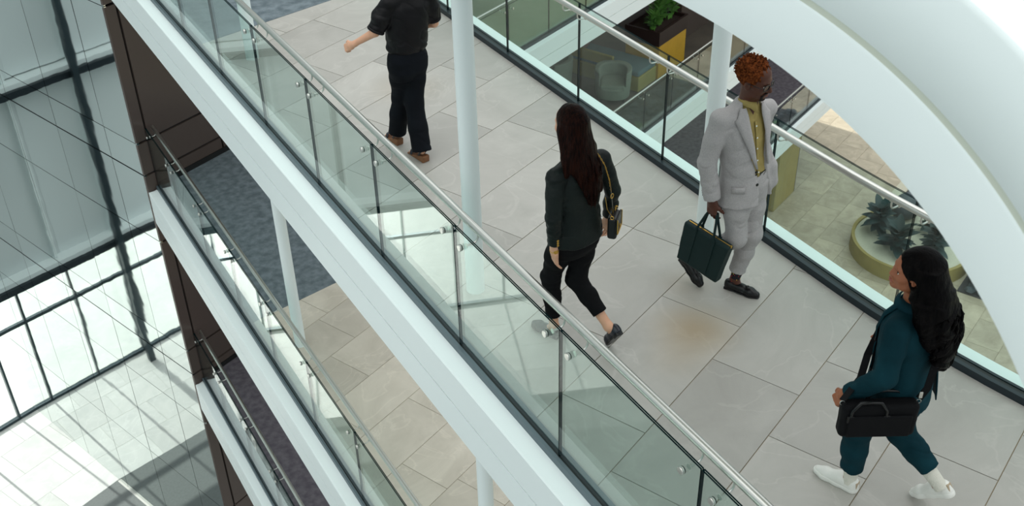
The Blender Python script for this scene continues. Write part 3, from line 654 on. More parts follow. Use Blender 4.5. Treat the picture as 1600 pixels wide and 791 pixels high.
def body(root, J, skin, h=0.004, head=None, hands=(), hs=1.0, male=False, sw=1.0, feet=True):
    pts = np.array(list(J.values())); lo = pts.min(0) - 0.16; hi = pts.max(0) + 0.16; lo[2] = -0.01
    if head: lo = np.minimum(lo, V3(*head[0]) - 0.17); hi = np.maximum(hi, V3(*head[0]) + 0.17)
    for hd in hands: lo = np.minimum(lo, np.array(hd['wr']) + np.array(hd['d']) * 0.1 - 0.13); hi = np.maximum(hi, np.array(hd['wr']) + np.array(hd['d']) * 0.1 + 0.13)
    F = SDF(lo, hi, h); j = {k: V3(*v) for k, v in J.items()}
    sh = (j['lsh'] + j['rsh']) / 2; pel = j['pel']
    F.cone(pel, (pel + sh) / 2, 0.085 * sw, 0.085 * sw, 0.05); F.cone((pel + sh) / 2, sh - V3(0, 0, 0.06), 0.085 * sw, 0.09 * sw, 0.05)
    F.cone(sh - V3(0, 0, 0.06), j['neck'], 0.06, 0.053, 0.03)
    for s_ in 'lr':
        F.cone(sh - V3(0, 0, 0.045), j[s_ + 'sh'] - V3(0, 0, 0.03), 0.048, 0.040, 0.03)
        F.chain([j[s_ + 'sh'] - V3(0, 0, 0.015), j[s_ + 'el'], j[s_ + 'wr']], [0.044, 0.036 if not male else 0.040, 0.023 if not male else 0.026], 0.02)
        F.chain([j[s_ + 'hip'], j[s_ + 'kn'], j[s_ + 'an']], [0.075, 0.046, 0.031], 0.02)
        m = j[s_ + 'kn'] * 0.62 + j[s_ + 'an'] * 0.38; F.cone(m, m * 0.8 + j[s_ + 'an'] * 0.2, 0.044, 0.04, 0.02)
        if feet and s_ + 'toe' in j:
            hl = j[s_ + 'heel'] if s_ + 'heel' in j else j[s_ + 'an'] - V3(0, 0, 0.07)
            fd = unit(j[s_ + 'toe'] - hl); fu = unit(np.cross(np.cross(fd, V3(0, 0, 1)), fd)); fl = float(np.linalg.norm(j[s_ + 'toe'] - hl)); h0 = hl + fd * 0.042 + fu * 0.036; t0 = hl + fd * (fl - 0.05) + fu * 0.026; F.cone(j[s_ + 'an'], h0, 0.030, 0.022, 0.02); F.cone(h0, t0, 0.020, 0.015, 0.02); F.cone(j[s_ + 'an'], h0 * 0.5 + t0 * 0.5, 0.026, 0.018, 0.02)
    if head: sdf_head(F, *head, neck=j['neck'], male=male)
    for hd in hands: sdf_hand(F, V3(*hd['wr']), hd['d'], hd['n'], hd.get('curl', (20, 30, 25)), hd.get('spread', 5), hd.get('s', 1.0), hd.get('ti', 0.5))
    return F.build('body', skin, root)
def field_for(J, keys, m=0.2, h=0.006, zlo=None, zhi=None):
    p = np.array([J[k] for k in keys]); lo, hi = p.min(0) - m, p.max(0) + m
    if zlo is not None: lo[2] = zlo
    if zhi is not None: hi[2] = zhi
    return SDF(lo, hi, h)
def folds(amp, sc=(7, 7, 20), seed=0.0, tilt=0.35):
    def fn(p):
        q = p.copy(); q[:, 2] = p[:, 2] + tilt * p[:, 0] + 0.25 * tilt * p[:, 1]
        w = fbm(p * 4 + seed, 2); n = fbm(q * np.array(sc) + seed + w[:, None] * 2, 2); r = np.clip(1 - np.abs(n) * 7, 0, 1); m = np.clip(0.5 + w * 3, 0, 1)
        return amp * (0.7 * n - 0.9 * r * r * m)
    return fn
def leg_field(F, J, s, th, kn, hem, hem_at=None, k=0.03, flare=None):
    j = {q: V3(*v) for q, v in J.items()}; a, b, c = j[s + 'hip'], j[s + 'kn'], j[s + 'an']
    e = hem_at if hem_at is not None else c + (b - c) * 0.25
    F.chain([a, a * 0.5 + b * 0.5, b, b * 0.5 + e * 0.5, e + (e - b) * 0.08], [th, th * 0.55 + kn * 0.45, kn, (kn + hem) / 2, hem], k)
    F.cutlocal(e, e - b, hem * 2.6 + 0.03); return e
def sleeve(F, J, s, r0, r1, r2, to=1.0, k=0.03):
    j = {q: V3(*v) for q, v in J.items()}; a, b, c = j[s + 'sh'], j[s + 'el'], j[s + 'wr']; e = b + (c - b) * to
    if to < 0:       # ends on the upper arm
        e = b + (b - a) * to; F.cone(j['neck'] * 0.62 + a * 0.38 - V3(0, 0, 0.052), a - V3(0, 0, 0.022), 0.068, r0, 0.03); F.chain([a - V3(0, 0, 0.02), a * 0.45 + e * 0.55, e + (e - a) * 0.06], [r0, r1, r2], k); F.cutlocal(e, e - a, r1 * 1.6); return e
    nk_ = j['neck']; F.cone(nk_ * 0.62 + a * 0.38 - V3(0, 0, 0.052), a - V3(0, 0, 0.022), 0.068, r0, 0.03)
    F.chain([a - V3(0, 0, 0.02), a * 0.5 + b * 0.5, b, b * 0.5 + e * 0.5, e + (e - b) * 0.08], [r0, (r0 + r1) / 2, r1, (r1 + r2) / 2, r2], k)
    F.cutlocal(e, e - b, r2 * 2.2); return e

SK_ = dict(fair=srgb(222, 170, 140), dark=srgb(84, 46, 32), brown=srgb(160, 98, 68))
def skin_mat(n, c): 
    m = mat(n, c, 0.45, spec=0.4, var=0.08, vscale=18, bump=0.03, bscale=150); b = m.node_tree.nodes['Principled BSDF']
    b.inputs['Subsurface Weight'].default_value = 0.12; b.inputs['Subsurface Radius'].default_value = (0.012, 0.005, 0.003); return m
M['skin_fair'] = skin_mat('fair_skin', SK_['fair']); M['skin_dark'] = skin_mat('dark_skin', SK_['dark']); M['skin_brown'] = skin_mat('brown_skin', SK_['brown'])
def hair_mat(n, c, c2, st=(90, 90, 6), rough=0.38, bump=0.9, spec=0.5):
    m = mat(n, c, rough, spec=spec * 0.1, col2=c2, vscale=1.0, bump=bump, bscale=1.6, stretch=st); return m
M['hair_long'] = hair_mat('dark_brown_hair', srgb(40, 18, 12), srgb(8, 4, 4)); M['hair_black'] = hair_mat('black_hair', srgb(13, 10, 10), srgb(4, 3, 4), (60, 60, 12), 0.45, .4)
M['hair_auburn'] = hair_mat('auburn_coils', srgb(128, 68, 34), srgb(58, 28, 16), (70, 70, 70), 0.7, 1.0, 0.2)
M['leather_jacket'] = mat('dark_green_leather', srgb(27, 34, 32), 0.46, spec=0.16, col2=srgb(17, 23, 23), vscale=5, bump=0.25, bscale=60)
M['black_cloth'] = mat('black_cloth', srgb(13, 13, 16), 0.8, spec=0.15, col2=srgb(9, 9, 11), vscale=6, bump=0.15, bscale=300)
M['navy_cloth'] = mat('navy_black_cloth', srgb(13, 17, 24), 0.8, spec=0.15, col2=srgb(9, 12, 18), vscale=6, bump=0.15, bscale=300)
M['black_silk'] = mat('black_blouse', srgb(17, 15, 18), 0.5, spec=0.2, col2=srgb(11, 10, 12), vscale=5, bump=0.1, bscale=200)
M['suit'] = mat('light_grey_wool', srgb(180, 176, 175), 0.85, spec=0.15, col2=srgb(164, 160, 161), vscale=1.0, bump=0.2, bscale=1.5, stretch=(260, 260, 90))
M['shirt'] = mat('olive_shirt', srgb(168, 150, 94), 0.8, spec=0.15, col2=srgb(152, 135, 82), vscale=9, bump=0.1, bscale=200)
M['teal'] = mat('deep_teal_suit', srgb(17, 55, 64), 0.85, spec=0.1, col2=srgb(11, 44, 52), vscale=6, bump=0.15, bscale=250)
M['black_leather'] = mat('black_leather', srgb(12, 12, 14), 0.3, spec=0.4, bump=0.1, bscale=200)
M['navy_leather'] = mat('navy_leather', srgb(20, 24, 36), 0.3, spec=0.5, bump=0.1, bscale=200)
M['green_leather'] = mat('dark_green_grain_leather', srgb(10, 36, 36), 0.5, spec=0.25, bump=0.3, bscale=350)
M['nylon'] = mat('black_nylon', srgb(10, 10, 13), 0.7, spec=0.15, bump=0.3, bscale=400)
M['gold'] = mat('gold_metal', srgb(214, 170, 84), 0.28, metal=1.0)
M['white_leather'] = mat('white_leather', srgb(232, 230, 224), 0.5, bump=0.1, bscale=200)
M['white_knit'] = mat('white_knit', srgb(226, 222, 210), 0.9, bump=0.6, bscale=1.0, stretch=(300, 300, 60))
M['tan'] = mat('tan_suede', srgb(176, 158, 134), 0.9)
M['cork'] = mat('brown_wedge', srgb(132, 88, 58), 0.6, var=0.2, vscale=30)
M['sock'] = mat('patterned_sock', srgb(24, 22, 34), 0.9)
M['red'] = mat('red_yarn', srgb(176, 40, 44), 0.9); M['yellow'] = mat('yellow_yarn', srgb(220, 186, 70), 0.9)
M['eye'] = mat('eye_white', srgb(220, 214, 206), 0.15); M['iris'] = mat('dark_iris', srgb(30, 18, 12), 0.1)
M['brow'] = mat('dark_brow', srgb(26, 16, 12), 0.9); M['lip'] = mat('dark_lip', srgb(122, 68, 60), 0.4); M['lip2'] = mat('lip', srgb(150, 76, 66), 0.4)
M['lens'] = glass_mat('spectacle_lens', (0.92, 0.93, 0.93, 1), 0.05)
def person(label, B, hd):
    return empty('person', label, 'person', (B[0], B[1], 0.0), R(hd - 90))
def face_bits(root, c, Rm, lipm, browm, s=1.0):
    P = lambda x, y, z: Vector(V3(*c) + Rm @ V3(x, y, z) * s); ax = [Vector(Rm[:, i]) for i in range(3)]
    for q in (-1, 1):
        o = MB().lathe([(0.0005, -0.0125), (0.008, -0.0095), (0.0122, 0), (0.008, 0.0095), (0.0035, 0.0118)], P(q * 0.031, 0.0735, -0.004), 14, (ax[0], -ax[2], ax[1])).build('eye', M['eye'], root, True)
        MB().lathe([(0.0055, 0.0112), (0.0052, 0.0126), (0.0005, 0.0130)], P(q * 0.031, 0.0735, -0.004), 12, (ax[0], -ax[2], ax[1])).build('iris', M['iris'], o, True)
        MB().tube([P(q * 0.014, 0.0935, 0.018), P(q * 0.030, 0.0915, 0.023), P(q * 0.048, 0.080, 0.018)], [0.0018, 0.0026, 0.0012], 8).build('eyebrow', browm, root, True)
        MB().tube([P(q * 0.019, 0.082, -0.001), P(q * 0.031, 0.0865, 0.003), P(q * 0.043, 0.079, -0.001)], [0.0014, 0.002, 0.0014], 6).build('eyelid', browm, root, True)
    MB().tube([P(-0.024, 0.090, -0.068), P(-0.008, 0.1005, -0.064), P(0, 0.0995, -0.066), P(0.008, 0.1005, -0.064), P(0.024, 0.090, -0.068)], [0.001, 0.0035, 0.003, 0.0035, 0.001], 8).build('lip', lipm, root, True)
    MB().tube([P(-0.023, 0.089, -0.070), P(0, 0.0985, -0.0755), P(0.023, 0.089, -0.070)], [0.001, 0.0048, 0.001], 8).build('lip', lipm, root, True)
def shoe(root, J, s, m, sole_m, w=0.038, hgt=0.06, heel_h=0.02, collar=None, name='shoe', toe_up=0.0, sole_t=0.012, chunky=False, heel=None):
    """low shoe from heel to toe; returns its frame"""
    j = {q: V3(*v) for q, v in J.items()}; hl, to = j[s + 'heel'], j[s + 'toe']; d = unit(to - hl); L = float(np.linalg.norm(to - hl))
    upv = unit(np.cross(np.cross(d, V3(0, 0, 1)), d)) if abs(d[2]) < 0.98 else unit(V3(-d[0], -d[1], 0.1)); ri = np.cross(d, upv)
    Rm = np.stack([ri, d, upv], 1); P = lambda x, y, z: hl + Rm @ V3(x, y, z)
    F = SDF(np.minimum(hl, to) - 0.13, np.maximum(hl, to) + 0.15, 0.004)
    F.chain([P(0, 0.035, 0.035), P(0, L * 0.45, 0.032), P(0, L * 0.72, 0.028), P(0, L - 0.03, 0.024)], [0.032, 0.031, 0.036, 0.026], 0.02)
    F.cone(P(0, 0.03, 0.03), P(0, 0.028, hgt), 0.032, 0.029, 0.015); F.cone(P(0, 0.05, 0.045), P(0, L * 0.5, 0.042), 0.03, 0.025, 0.02)
    if chunky: F.chain([P(0, 0.05, 0.070), P(0, L * 0.40, 0.058), P(0, L * 0.55, 0.040)], [0.034, 0.033, 0.032], 0.02)
    F.plane(P(0, 0, sole_t), -upv)
    if False: F.cone(P(0, 0.045, hgt + 0.03), P(0, collar * L, hgt + 0.028), 0.022, 0.024, 0.008, 'cut')
    o = F.build(name, m, root)
    G = SDF(np.minimum(hl, to) - 0.13, np.maximum(hl, to) + 0.15, 0.004); q = 0.005 if chunky else 0.002
    G.chain([P(0, 0.033, 0.02), P(0, L * 0.45, 0.02), P(0, L * 0.72, 0.02), P(0, L - 0.03, 0.02)], [0.033 + q, 0.032 + q, 0.037 + q, 0.027 + q], 0.02)
    G.plane(P(0, 0, sole_t + (0.012 if chunky else 0.002)), upv); G.plane(P(0, 0, 0), -upv)
    if heel: pass
    G.build('sole', sole_m, o, 1)
    if heel:
        H = MB(); c = P(0, 0.034, -heel / 2 + 0.002); H.box(c, (0.027, 0.03, heel / 2), [tuple(Rm[:, i]) for i in range(3)]); bevel(H.build('heel', sole_m, o), 0.008)
    return o, P, Rm

# ------------------------------------------------------------------ helper: a point on a lofted garment's surface
def loft_pt(st, z, ang, off=0.0, pw=2.3):
    """ang 0 = front, +90 = right side (local)"""
    st = sorted(st); zs = [q[0] for q in st]; zz = np.linspace(zs[0], zs[-1], 64); ker = np.array([1, 2, 3, 2, 1]) / 9.0
    v = [np.interp(z, zz, np.convolve(np.pad(np.interp(zz, zs, [q[c] for q in st]), 2, 'edge'), ker, 'valid')) for c in range(1, 6)]
    cx_, cy_, a, b, w = v; u0, v0 = math.sin(R(ang)), math.cos(R(ang)); q = ((abs(u0) / a) ** pw + (abs(v0) / b) ** pw) ** (1 / pw); u, vv = u0 / q, v0 / q
    n = Vector((u / a ** 2, vv / b ** 2)).normalized(); u += n.x * off; vv += n.y * off; w = R(w)
    return Vector((cx_ + u * math.cos(w) - vv * math.sin(w), cy_ + u * math.sin(w) + vv * math.cos(w), z))
def patch(rows, name, m, parent, thick=0.006, smooth=True):
    """grid of points -> thin cloth piece"""
    n = len(rows[0]); mb = MB(); mb.add([p for r in rows for p in r], [(i * n + k, i * n + k + 1, (i + 1) * n + k + 1, (i + 1) * n + k) for i in range(len(rows) - 1) for k in range(n - 1)])
    o = mb.build(name, m, parent, smooth); s = o.modifiers.new('thick', 'SOLIDIFY'); s.thickness = thick; s.offset = 0; return o
def button(p, n, m, parent, r=0.0075, name='button'):
    n = Vector(n).normalized(); x = n.orthogonal().normalized(); y = n.cross(x)
    return MB().lathe([(r * 0.8, -0.001), (r, 0.001), (r, 0.003), (r * 0.8, 0.004)], p, 10, (x, y, n)).build(name, m, parent, True)
def hair_cap(F, c, Rm, rad, off=(0, -0.02, 0.035), face=((0, 0.115, -0.035), (0.064, 0.075, 0.088))):
    P = lambda x, y, z: V3(*c) + Rm @ V3(x, y, z); F.ell(P(*off), rad, Rm, 0.02)
    if face: F.ell(P(*face[0]), face[1], Rm, 0.015, 'cut')

# ------------------------------------------------------------------ woman with long brown hair and dark jacket
B1, H1 = (3.30, 4.86), 105
J1 = dict(neck=(-.035, .02, 1.45), lsh=(-.19, .03, 1.385), rsh=(.16, -.03, 1.385), lel=(-.238, .0, 1.11), lwr=(-.205, .025, .835), rel=(.235, -.07, 1.12), rwr=(.275, -.01, .865),
          pel=(-.02, .02, .92), lhip=(-.10, .035, .9), rhip=(.075, .0, .9), lkn=(-.08, .17, .50), lan=(-.075, .145, .095), lheel=(-.07, .10, .0), ltoe=(-.085, .345, .0),
          rkn=(.035, .05, .48), ran=(.058, -.218, .208), rheel=(.065, -.315, .195), rtoe=(.10, -.19, .0))
p1 = person('woman with long straight brown hair, dark leather jacket and black trousers, seen from behind', B1, H1)
c1, R1 = (-.045, .045, 1.66), rot(-4, -4, 0)
body(p1, J1, M['skin_fair'], head=(c1, R1, 0.97), hands=[dict(wr=J1['lwr'], d=(.17, .08, -.98), n=(.9, -.42, .1), curl=(14, 16, 12), s=-1.0, ti=0.15, spread=7), dict(wr=J1['rwr'], d=(-.05, .1, -1), n=(-1, .2, 0), curl=(25, 40, 30), s=0.95)])
tr = SDF((-.28, -.42, .1), (.26, .36, 1.06), 0.006)
tr.loft([(.73, -.015, .03, .135, .085, -5), (.80, -.015, .02, .165, .115, -5), (.90, -.015, .015, .172, .125, -6), (1.03, -.02, .02, .15, .11, -6)], 0.03)
leg_field(tr, J1, 'l', .092, .066, .052, V3(-.076, .15, .185)); leg_field(tr, J1, 'r', .092, .068, .050, V3(.045, -.155, .295))
tr.warp(folds(.007, (6, 6, 18), 3)); tr.build('trousers', M['black_cloth'], p1)
ST1 = [(.855, -.015, .02, .196, .138, -5), (.95, -.015, .02, .182, .130, -6), (1.10, -.022, .015, .160, .116, -9), (1.25, -.022, .005, .170, .118, -10), (1.33, -.018, .0, .172, .108, -10), (1.385, -.02, .0, .150, .085, -10), (1.42, -.028, .005, .098, .072, -9), (1.455, -.035, .01, .068, .064, -8)]
jk = SDF((-.36, -.24, .72), (.38, .24, 1.5), 0.006); sleeve(jk, J1, 'l', .060, .054, .045, 0.76, 0.014); sleeve(jk, J1, 'r', .060, .053, .044, 0.86, 0.014); jk.loft(ST1, 0.016)
jk.warp(folds(.009, (7, 7, 20), 11, 0.5)); jko = jk.build('jacket', M['leather_jacket'], p1)
for k in range(3):     # three gilt buttons on the left cuff
    e = V3(*J1['lel']) + (V3(*J1['lwr']) - V3(*J1['lel'])) * (0.72 - 0.07 * k); button(e + unit((-.32, -.95, 0)) * 0.046, (-.32, -.95, 0), M['gold'], jko, 0.0085)
a_, b_ = V3(*J1['lsh']), V3(*J1['lel'])
seam = [loft_pt(ST1, 1.40 - .012 * k, 180 + 62 + 0.6 * k, .003) for k in range(10)]
MB().tube(seam, .002, 6).build('seam', M['black_cloth'], jko)
hr = SDF((-.22, -.26, 1.0), (.16, .2, 1.84), 0.005)
P_ = lambda x, y, z: V3(*c1) + R1 @ V3(x, y, z)
hair_cap(hr, c1, R1, (.088, .108, .104))
hr.loft([(1.16, -.02, -.125, .030, .020, -8), (1.24, -.03, -.125, .055, .028, -8), (1.32, -.04, -.120, .082, .036, -8), (1.42, -.05, -.085, .100, .050, -6), (1.52, -.052, -.045, .100, .066, -4), (1.62, -.05, -.01, .094, .082, -2), (1.70, -.047, .01, .080, .080, 0)], 0.03)
hr.chain([P_(-.07, .0, -.02), (-.135, -.01, 1.48), (-.165, -.03, 1.38)], [.035, .032, .014], 0.03)
hr.chain([P_(.07, -.01, -.02), (.05, -.03, 1.5), (.05, -.08, 1.38), (.04, -.125, 1.24)], [.035, .035, .026, .014], 0.03)
hr.ell(P_(0, .125, -.04), (.062, .075, .085), R1, .015, 'cut')
hr.warp(lambda p: .006 * fbm(p * np.array([34, 34, 5]) + 5, 3) * 2 + .008 * fbm(p * np.array([10, 10, 3]), 2))
hro = hr.build('hair', M['hair_long'], p1)
rg = random.Random(5)
st_ = MB()
for k in range(46):    # loose locks at the ends
    a = rg.uniform(-1, 1); x0 = -.045 + .085 * a; z0 = 1.46 + rg.uniform(-.14, .06); z1 = 1.14 + .16 * abs(a + .25) + rg.uniform(-.03, .09)
    y0 = -.128 + .03 * abs(a); pts = [(x0 + rg.uniform(-.006, .006) + (.016 * t), y0 + .012 - .027 * min(1, t * 2.2) - .015 * math.sin(t * 2.2) - rg.uniform(0, .004), z0 + (z1 - z0) * t) for t in (0, .25, .5, .75, 1)]
    st_.tube(pts, [.0035, .005, .0055, .0045, .001], 6)
st_.build('locks', M['hair_long'], hro, True)
e = V3(*J1['lel']) + (V3(*J1['lwr']) - V3(*J1['lel'])) * .97; ax_ = unit(V3(*J1['lwr']) - V3(*J1['lel'])); bx = Vector(np.cross(ax_, (0, 1, 0))).normalized(); by = Vector(ax_).cross(bx)
wt = MB().tube([Vector(e) + (bx * math.cos(t) + by * math.sin(t)) * .0265 for t in [2 * math.pi * i / 18 for i in range(18)]], .0045, 8, closed=True).build('wristwatch', M['gold'], p1, True); wt['label'] = 'gold wristwatch'
n_ = Vector((-.42, -.9, 0.05)).normalized(); x_ = n_.orthogonal().normalized()
MB().lathe([(.014, 0), (.016, .003), (.015, .007), (.012, .008)], Vector(e) + n_ * .024, 18, (x_, n_.cross(x_), n_)).build('watch_case', M['gold'], wt, True)
for s_ in 'lr':
    so, P, Rm = shoe(p1, J1, s_, M['navy_leather'] if s_ == 'r' else M['green_leather'], M['black_leather'], hgt=.055, collar=.42)
    bevel(MB().box(P(0, .036, .012), (.026, .030, .020), [tuple(Rm[:, i]) for i in range(3)]).build('heel', M['black_leather'], so), .006)
    MB().tube([P(-.031, .085, .044), P(-.012, .085, .062), P(.012, .085, .062), P(.031, .085, .044)], .0045, 8).build('strap', M['navy_leather'], so, True)
# her shoulder bag
def world_of(B, hd, p):
    h = R(hd); return Vector((B[0] + math.sin(h) * p[0] + math.cos(h) * p[1], B[1] - math.cos(h) * p[0] + math.sin(h) * p[1], p[2]))
hb = empty('handbag', 'small black shoulder bag with gold edging, worn by the woman with long brown hair', 'bag', world_of(B1, H1, (.115, -.185, .90)), R(H1 - 90 + 118))
def rbox(c, half, r, h=0.004, Rm=None):
    F = SDF(np.array(c) - np.linalg.norm(half) - .02, np.array(c) + np.linalg.norm(half) + .02, h); F.box(c, half, Rm, r); return F
bgo = rbox((0, 0, .075), (.030, .066, .078), .018).build('bag_body', M['black_leather'], hb)
rbox((-.030, 0, .095), (.0065, .068, .056), .006, .003).build('flap', M['black_leather'], hb)
MB().tube([(-.037, -.066, .148), (-.038, -.067, .045), (-.038, -.05, .040), (-.038, .05, .040), (-.038, .067, .045), (-.037, .066, .148)], .003, 8).build('gold_edging', M['gold'], hb, True)
MB().tube([(.031, -.063, .150), (.031, -.064, .010), (-.02, -.066, .002), (-.033, -.064, .03)], .003, 8).build('gold_edging', M['gold'], hb, True)
for q in (-1, 1):
    MB().tube([(0.0 + .011 * math.cos(t), q * .064, .160 + .011 * math.sin(t)) for t in [2 * math.pi * i / 12 for i in range(12)]], .0022, 6, closed=True).build('ring', M['gold'], hb, True)
MB().lathe([(.012, 0), (.012, .004), (.006, .006)], (-.038, 0, .075), 14, ((0, 1, 0), (0, 0, 1), (-1, 0, 0))).build('clasp', M['gold'], hb, True)
iv = (Matrix.Translation(hb.location) @ Euler((0, 0, hb.rotation_euler.z)).to_matrix().to_4x4()).inverted()
L2B = lambda p: iv @ world_of(B1, H1, p)
def ribbon(pts, w, name, m, parent, wdir, t=.003):
    mb = MB()
    for a, b in zip(pts[:-1], pts[1:]):
        a, b = Vector(a), Vector(b); d = (b - a).normalized(); x = (Vector(wdir) - d * d.dot(Vector(wdir))).normalized(); n = d.cross(x)
        mb.box((a + b) / 2, (w / 2, (b - a).length / 2 + .002, t / 2), (x, d, n))
    return mb.build(name, m, parent)
sp = [L2B(p) for p in ((.085, .05, 1.435), (.095, .0, 1.452), (.103, -.05, 1.435), (.108, -.105, 1.37), (.112, -.140, 1.28), (.113, -.155, 1.20))]
lk = MB()
for a, b in zip(sp[:-1], sp[1:]):
    n = max(2, int((b - a).length / .011))
    for i in range(n):
        c = a + (b - a) * (i + .5) / n; d = (b - a).normalized(); x = d.orthogonal().normalized(); y = d.cross(x); u = x if i % 2 else y
        lk.tube([c + d * .0075 * math.cos(t) + u * .0038 * math.sin(t) for t in [2 * math.pi * k / 8 for k in range(8)]], .0014, 5, closed=True)
lk.build('chain_strap', M['gold'], hb, True)
ribbon([L2B(p) for p in ((.112, -.150, 1.235), (.113, -.162, 1.16), (.116, -.172, 1.08))], .017, 'strap', M['black_leather'], hb, (0, 1, 0))
MB().tube([L2B((.112 + .013 * math.cos(t), -.166, 1.175 + .016 * math.sin(t))) for t in [2 * math.pi * i / 12 for i in range(12)]], .0028, 6, closed=True).build('buckle', M['gold'], hb, True)
MB().tube([L2B((.116, -.173, 1.08)), L2B((.117, -.178, 1.03)), Vector((0, -.064, .17))], .0028, 6).build('side_chain', M['gold'], hb, True)
MB().tube([L2B((.090, -.13, 1.16)), L2B((.088, -.15, 1.08)), Vector((0, .064, .17))], .0028, 6).build('side_chain', M['gold'], hb, True)

# ------------------------------------------------------------------ man in the light grey suit
B2, H2 = (4.47, 4.82), -72
J2_ = dict(neck=(-.055, .058, 1.50), rsh=(.135, -.02, 1.435), lsh=(-.235, .11, 1.415), rel=(.195, -.055, 1.11), rwr=(.175, .0, .83), lel=(-.285, .02, 1.09), lwr=(-.235, .03, .84), pel=(-.08, .085, .92), rhip=(.01, .07, .9), lhip=(-.165, .105, .9),
           rkn=(.03, .13, .51), ran=(.055, -.19, .205), rheel=(.05, -.29, .165), rtoe=(.07, -.085, .0), lkn=(-.12, .165, .48), lan=(-.07, .10, .09), lheel=(-.055, .035, 0), ltoe=(-.088, .305, .0))
p2 = person('man in light grey suit, olive shirt and glasses, with short auburn hair, holding a briefcase', B2, H2)
c2, R2 = (-.055, .088, 1.662), rot(2, -8, 2) ; S2 = 1.07
body(p2, J2_, M['skin_dark'], head=(c2, R2, S2), male=True, hands=[dict(wr=J2_['rwr'], d=(.0, .05, -1), n=(-1, .15, .1), curls=((70, 85, 50), (75, 90, 50), (75, 90, 50), (75, 90, 50)), s=1.05, ti=0.75, spread=1), dict(wr=J2_['lwr'], d=(.15, .05, -.95), n=(1, .1, 0), curl=(25, 35, 25), s=-1.05)])
face_bits(p2, c2, R2, M['lip'], M['brow'], S2)
P_ = lambda x, y, z: V3(*c2) + R2 @ V3(x, y, z) * S2
hr = SDF(V3(*c2) - .2, V3(*c2) + .2, 0.004); hair_cap(hr, c2, R2, (.096, .113, .102), (0, -.023, .045), ((0, .130, -.038), (.097, .077, .102)))
hr.ell(P_(0, .05, -.10), (.128, .117, .09), R2, .015, 'cut'); hr.ell(P_(0, -.06, -.15), (.128, .107, .085), R2, .015, 'cut')
hr.warp(lambda p: .020 * fbm(p * 62, 2) + .022 * fbm(p * 26 + 9, 2)); hro = hr.build('hair', M['hair_auburn'], p2, 0)
mb = MB(); rg = random.Random(11)
for k in range(150):   # short twisted coils
    th, ph = rg.uniform(0, 2 * math.pi), math.acos(rg.uniform(-.15, 1)); v = V3(math.sin(ph) * math.cos(th), math.sin(ph) * math.sin(th), math.cos(ph))
    if v[1] > .40 and v[2] < .62 or v[2] < .1 and v[1] > -.1: continue
    q = V3(0, -.024, .044) + v * V3(.088, .104, .097); t2 = unit(np.cross(v, V3(rg.uniform(-1, 1), rg.uniform(-1, 1), rg.uniform(-1, 1)))); b2 = np.cross(v, t2)
    mb.tube([P_(*(q + v * (.004 * i - .006) + (t2 * math.cos(i * 1.5) + b2 * math.sin(i * 1.5)) * .005)) for i in range(6)], [.0045, .0048, .0045, .004, .0035, .001], 5)
mb.build('coils', M['hair_auburn'], hro, True)
bd = SDF(V3(*c2) - .18, V3(*c2) + .18, 0.003); bd.ell(P_(0, .066, -.100), (.029, .0262, .0225), R2, .01); bd.chain([P_(-.028, .084, -.075), P_(-.022, .091, -.058), P_(0, .097, -.054), P_(.022, .091, -.058), P_(.028, .084, -.075)], [.004] * 5, .004)
for q in (-1, 1): bd.chain([P_(q * .028, .078, -.075), P_(q * .022, .076, -.094)], [.006, .010], .008)
bd.build('beard', M['brow'], p2)
gl = empty('glasses', None, None); gl.parent = p2
for q in (-1, 1):
    ov = [(q * .033 + .024 * math.copysign(abs(math.cos(t)) ** .7, math.cos(t)), .106 - .012 * abs(.033 * q + .024 * math.cos(t)) / .057, -.006 + .018 * math.copysign(abs(math.sin(t)) ** .7, math.sin(t))) for t in [2 * math.pi * i / 20 for i in range(20)]]
    MB().tube([P_(*o) for o in ov], .0028, 8, closed=True).build('rim', M['black_leather'], gl, True)
    MB().add([P_(o[0], o[1] - .001, o[2]) for o in ov], [tuple(range(20))]).build('lens', M['lens'], gl)
    MB().tube([P_(q * .057, .098, .002), P_(q * .076, .08, .003), P_(q * .082, .0, .002), P_(q * .080, -.015, -.015)], .0024, 8).build('temple', M['black_leather'], gl, True)
MB().tube([P_(-.010, .107, -.002), P_(0, .110, .001), P_(.010, .107, -.002)], .0026, 8).build('bridge', M['black_leather'], gl, True)
ST2 = [(.775, -.075, .085, .214, .158, -13), (.88, -.075, .085, .190, .138, -13), (1.00, -.07, .08, .174, .126, -15), (1.12, -.06, .065, .176, .124, -17), (1.27, -.05, .055, .192, .126, -19), (1.37, -.05, .045, .198, .115, -19), (1.43, -.05, .045, .178, .092, -19), (1.475, -.052, .048, .115, .076, -19), (1.515, -.055, .05, .074, .066, -19)]
SH2 = [(q[0], q[1], q[2], q[3] - .022, q[4] - .012, q[5]) for q in ST2[2:-1]] + [(1.495, -.055, .055, .070, .064, -19)]
shf = SDF((-.36, -.12, .92), (.3, .3, 1.58), 0.006); shf.loft(SH2, .02); shf.cone(loft_pt(SH2, 1.492, -4, .02), loft_pt(SH2, 1.415, -4, .012), .050, .018, .006, 'cut'); shf.warp(folds(.006, (8, 8, 12), 21, .2)); sho = shf.build('shirt', M['shirt'], p2)
tr = SDF((-.36, -.45, .08), (.28, .36, 1.05), 0.006)
tr.loft([(.72, -.078, .09, .14, .09, -13), (.80, -.078, .085, .178, .122, -13), (.90, -.078, .085, .182, .128, -13), (1.00, -.075, .08, .170, .118, -13)], .03)
leg_field(tr, J2_, 'r', .092, .070, .062, V3(.05, -.15, .245), .035); leg_field(tr, J2_, 'l', .092, .069, .061, V3(-.078, .108, .165), .035)
tr.warp(folds(.009, (6, 6, 14), 31, .5)); tro = tr.build('trousers', M['suit'], p2)
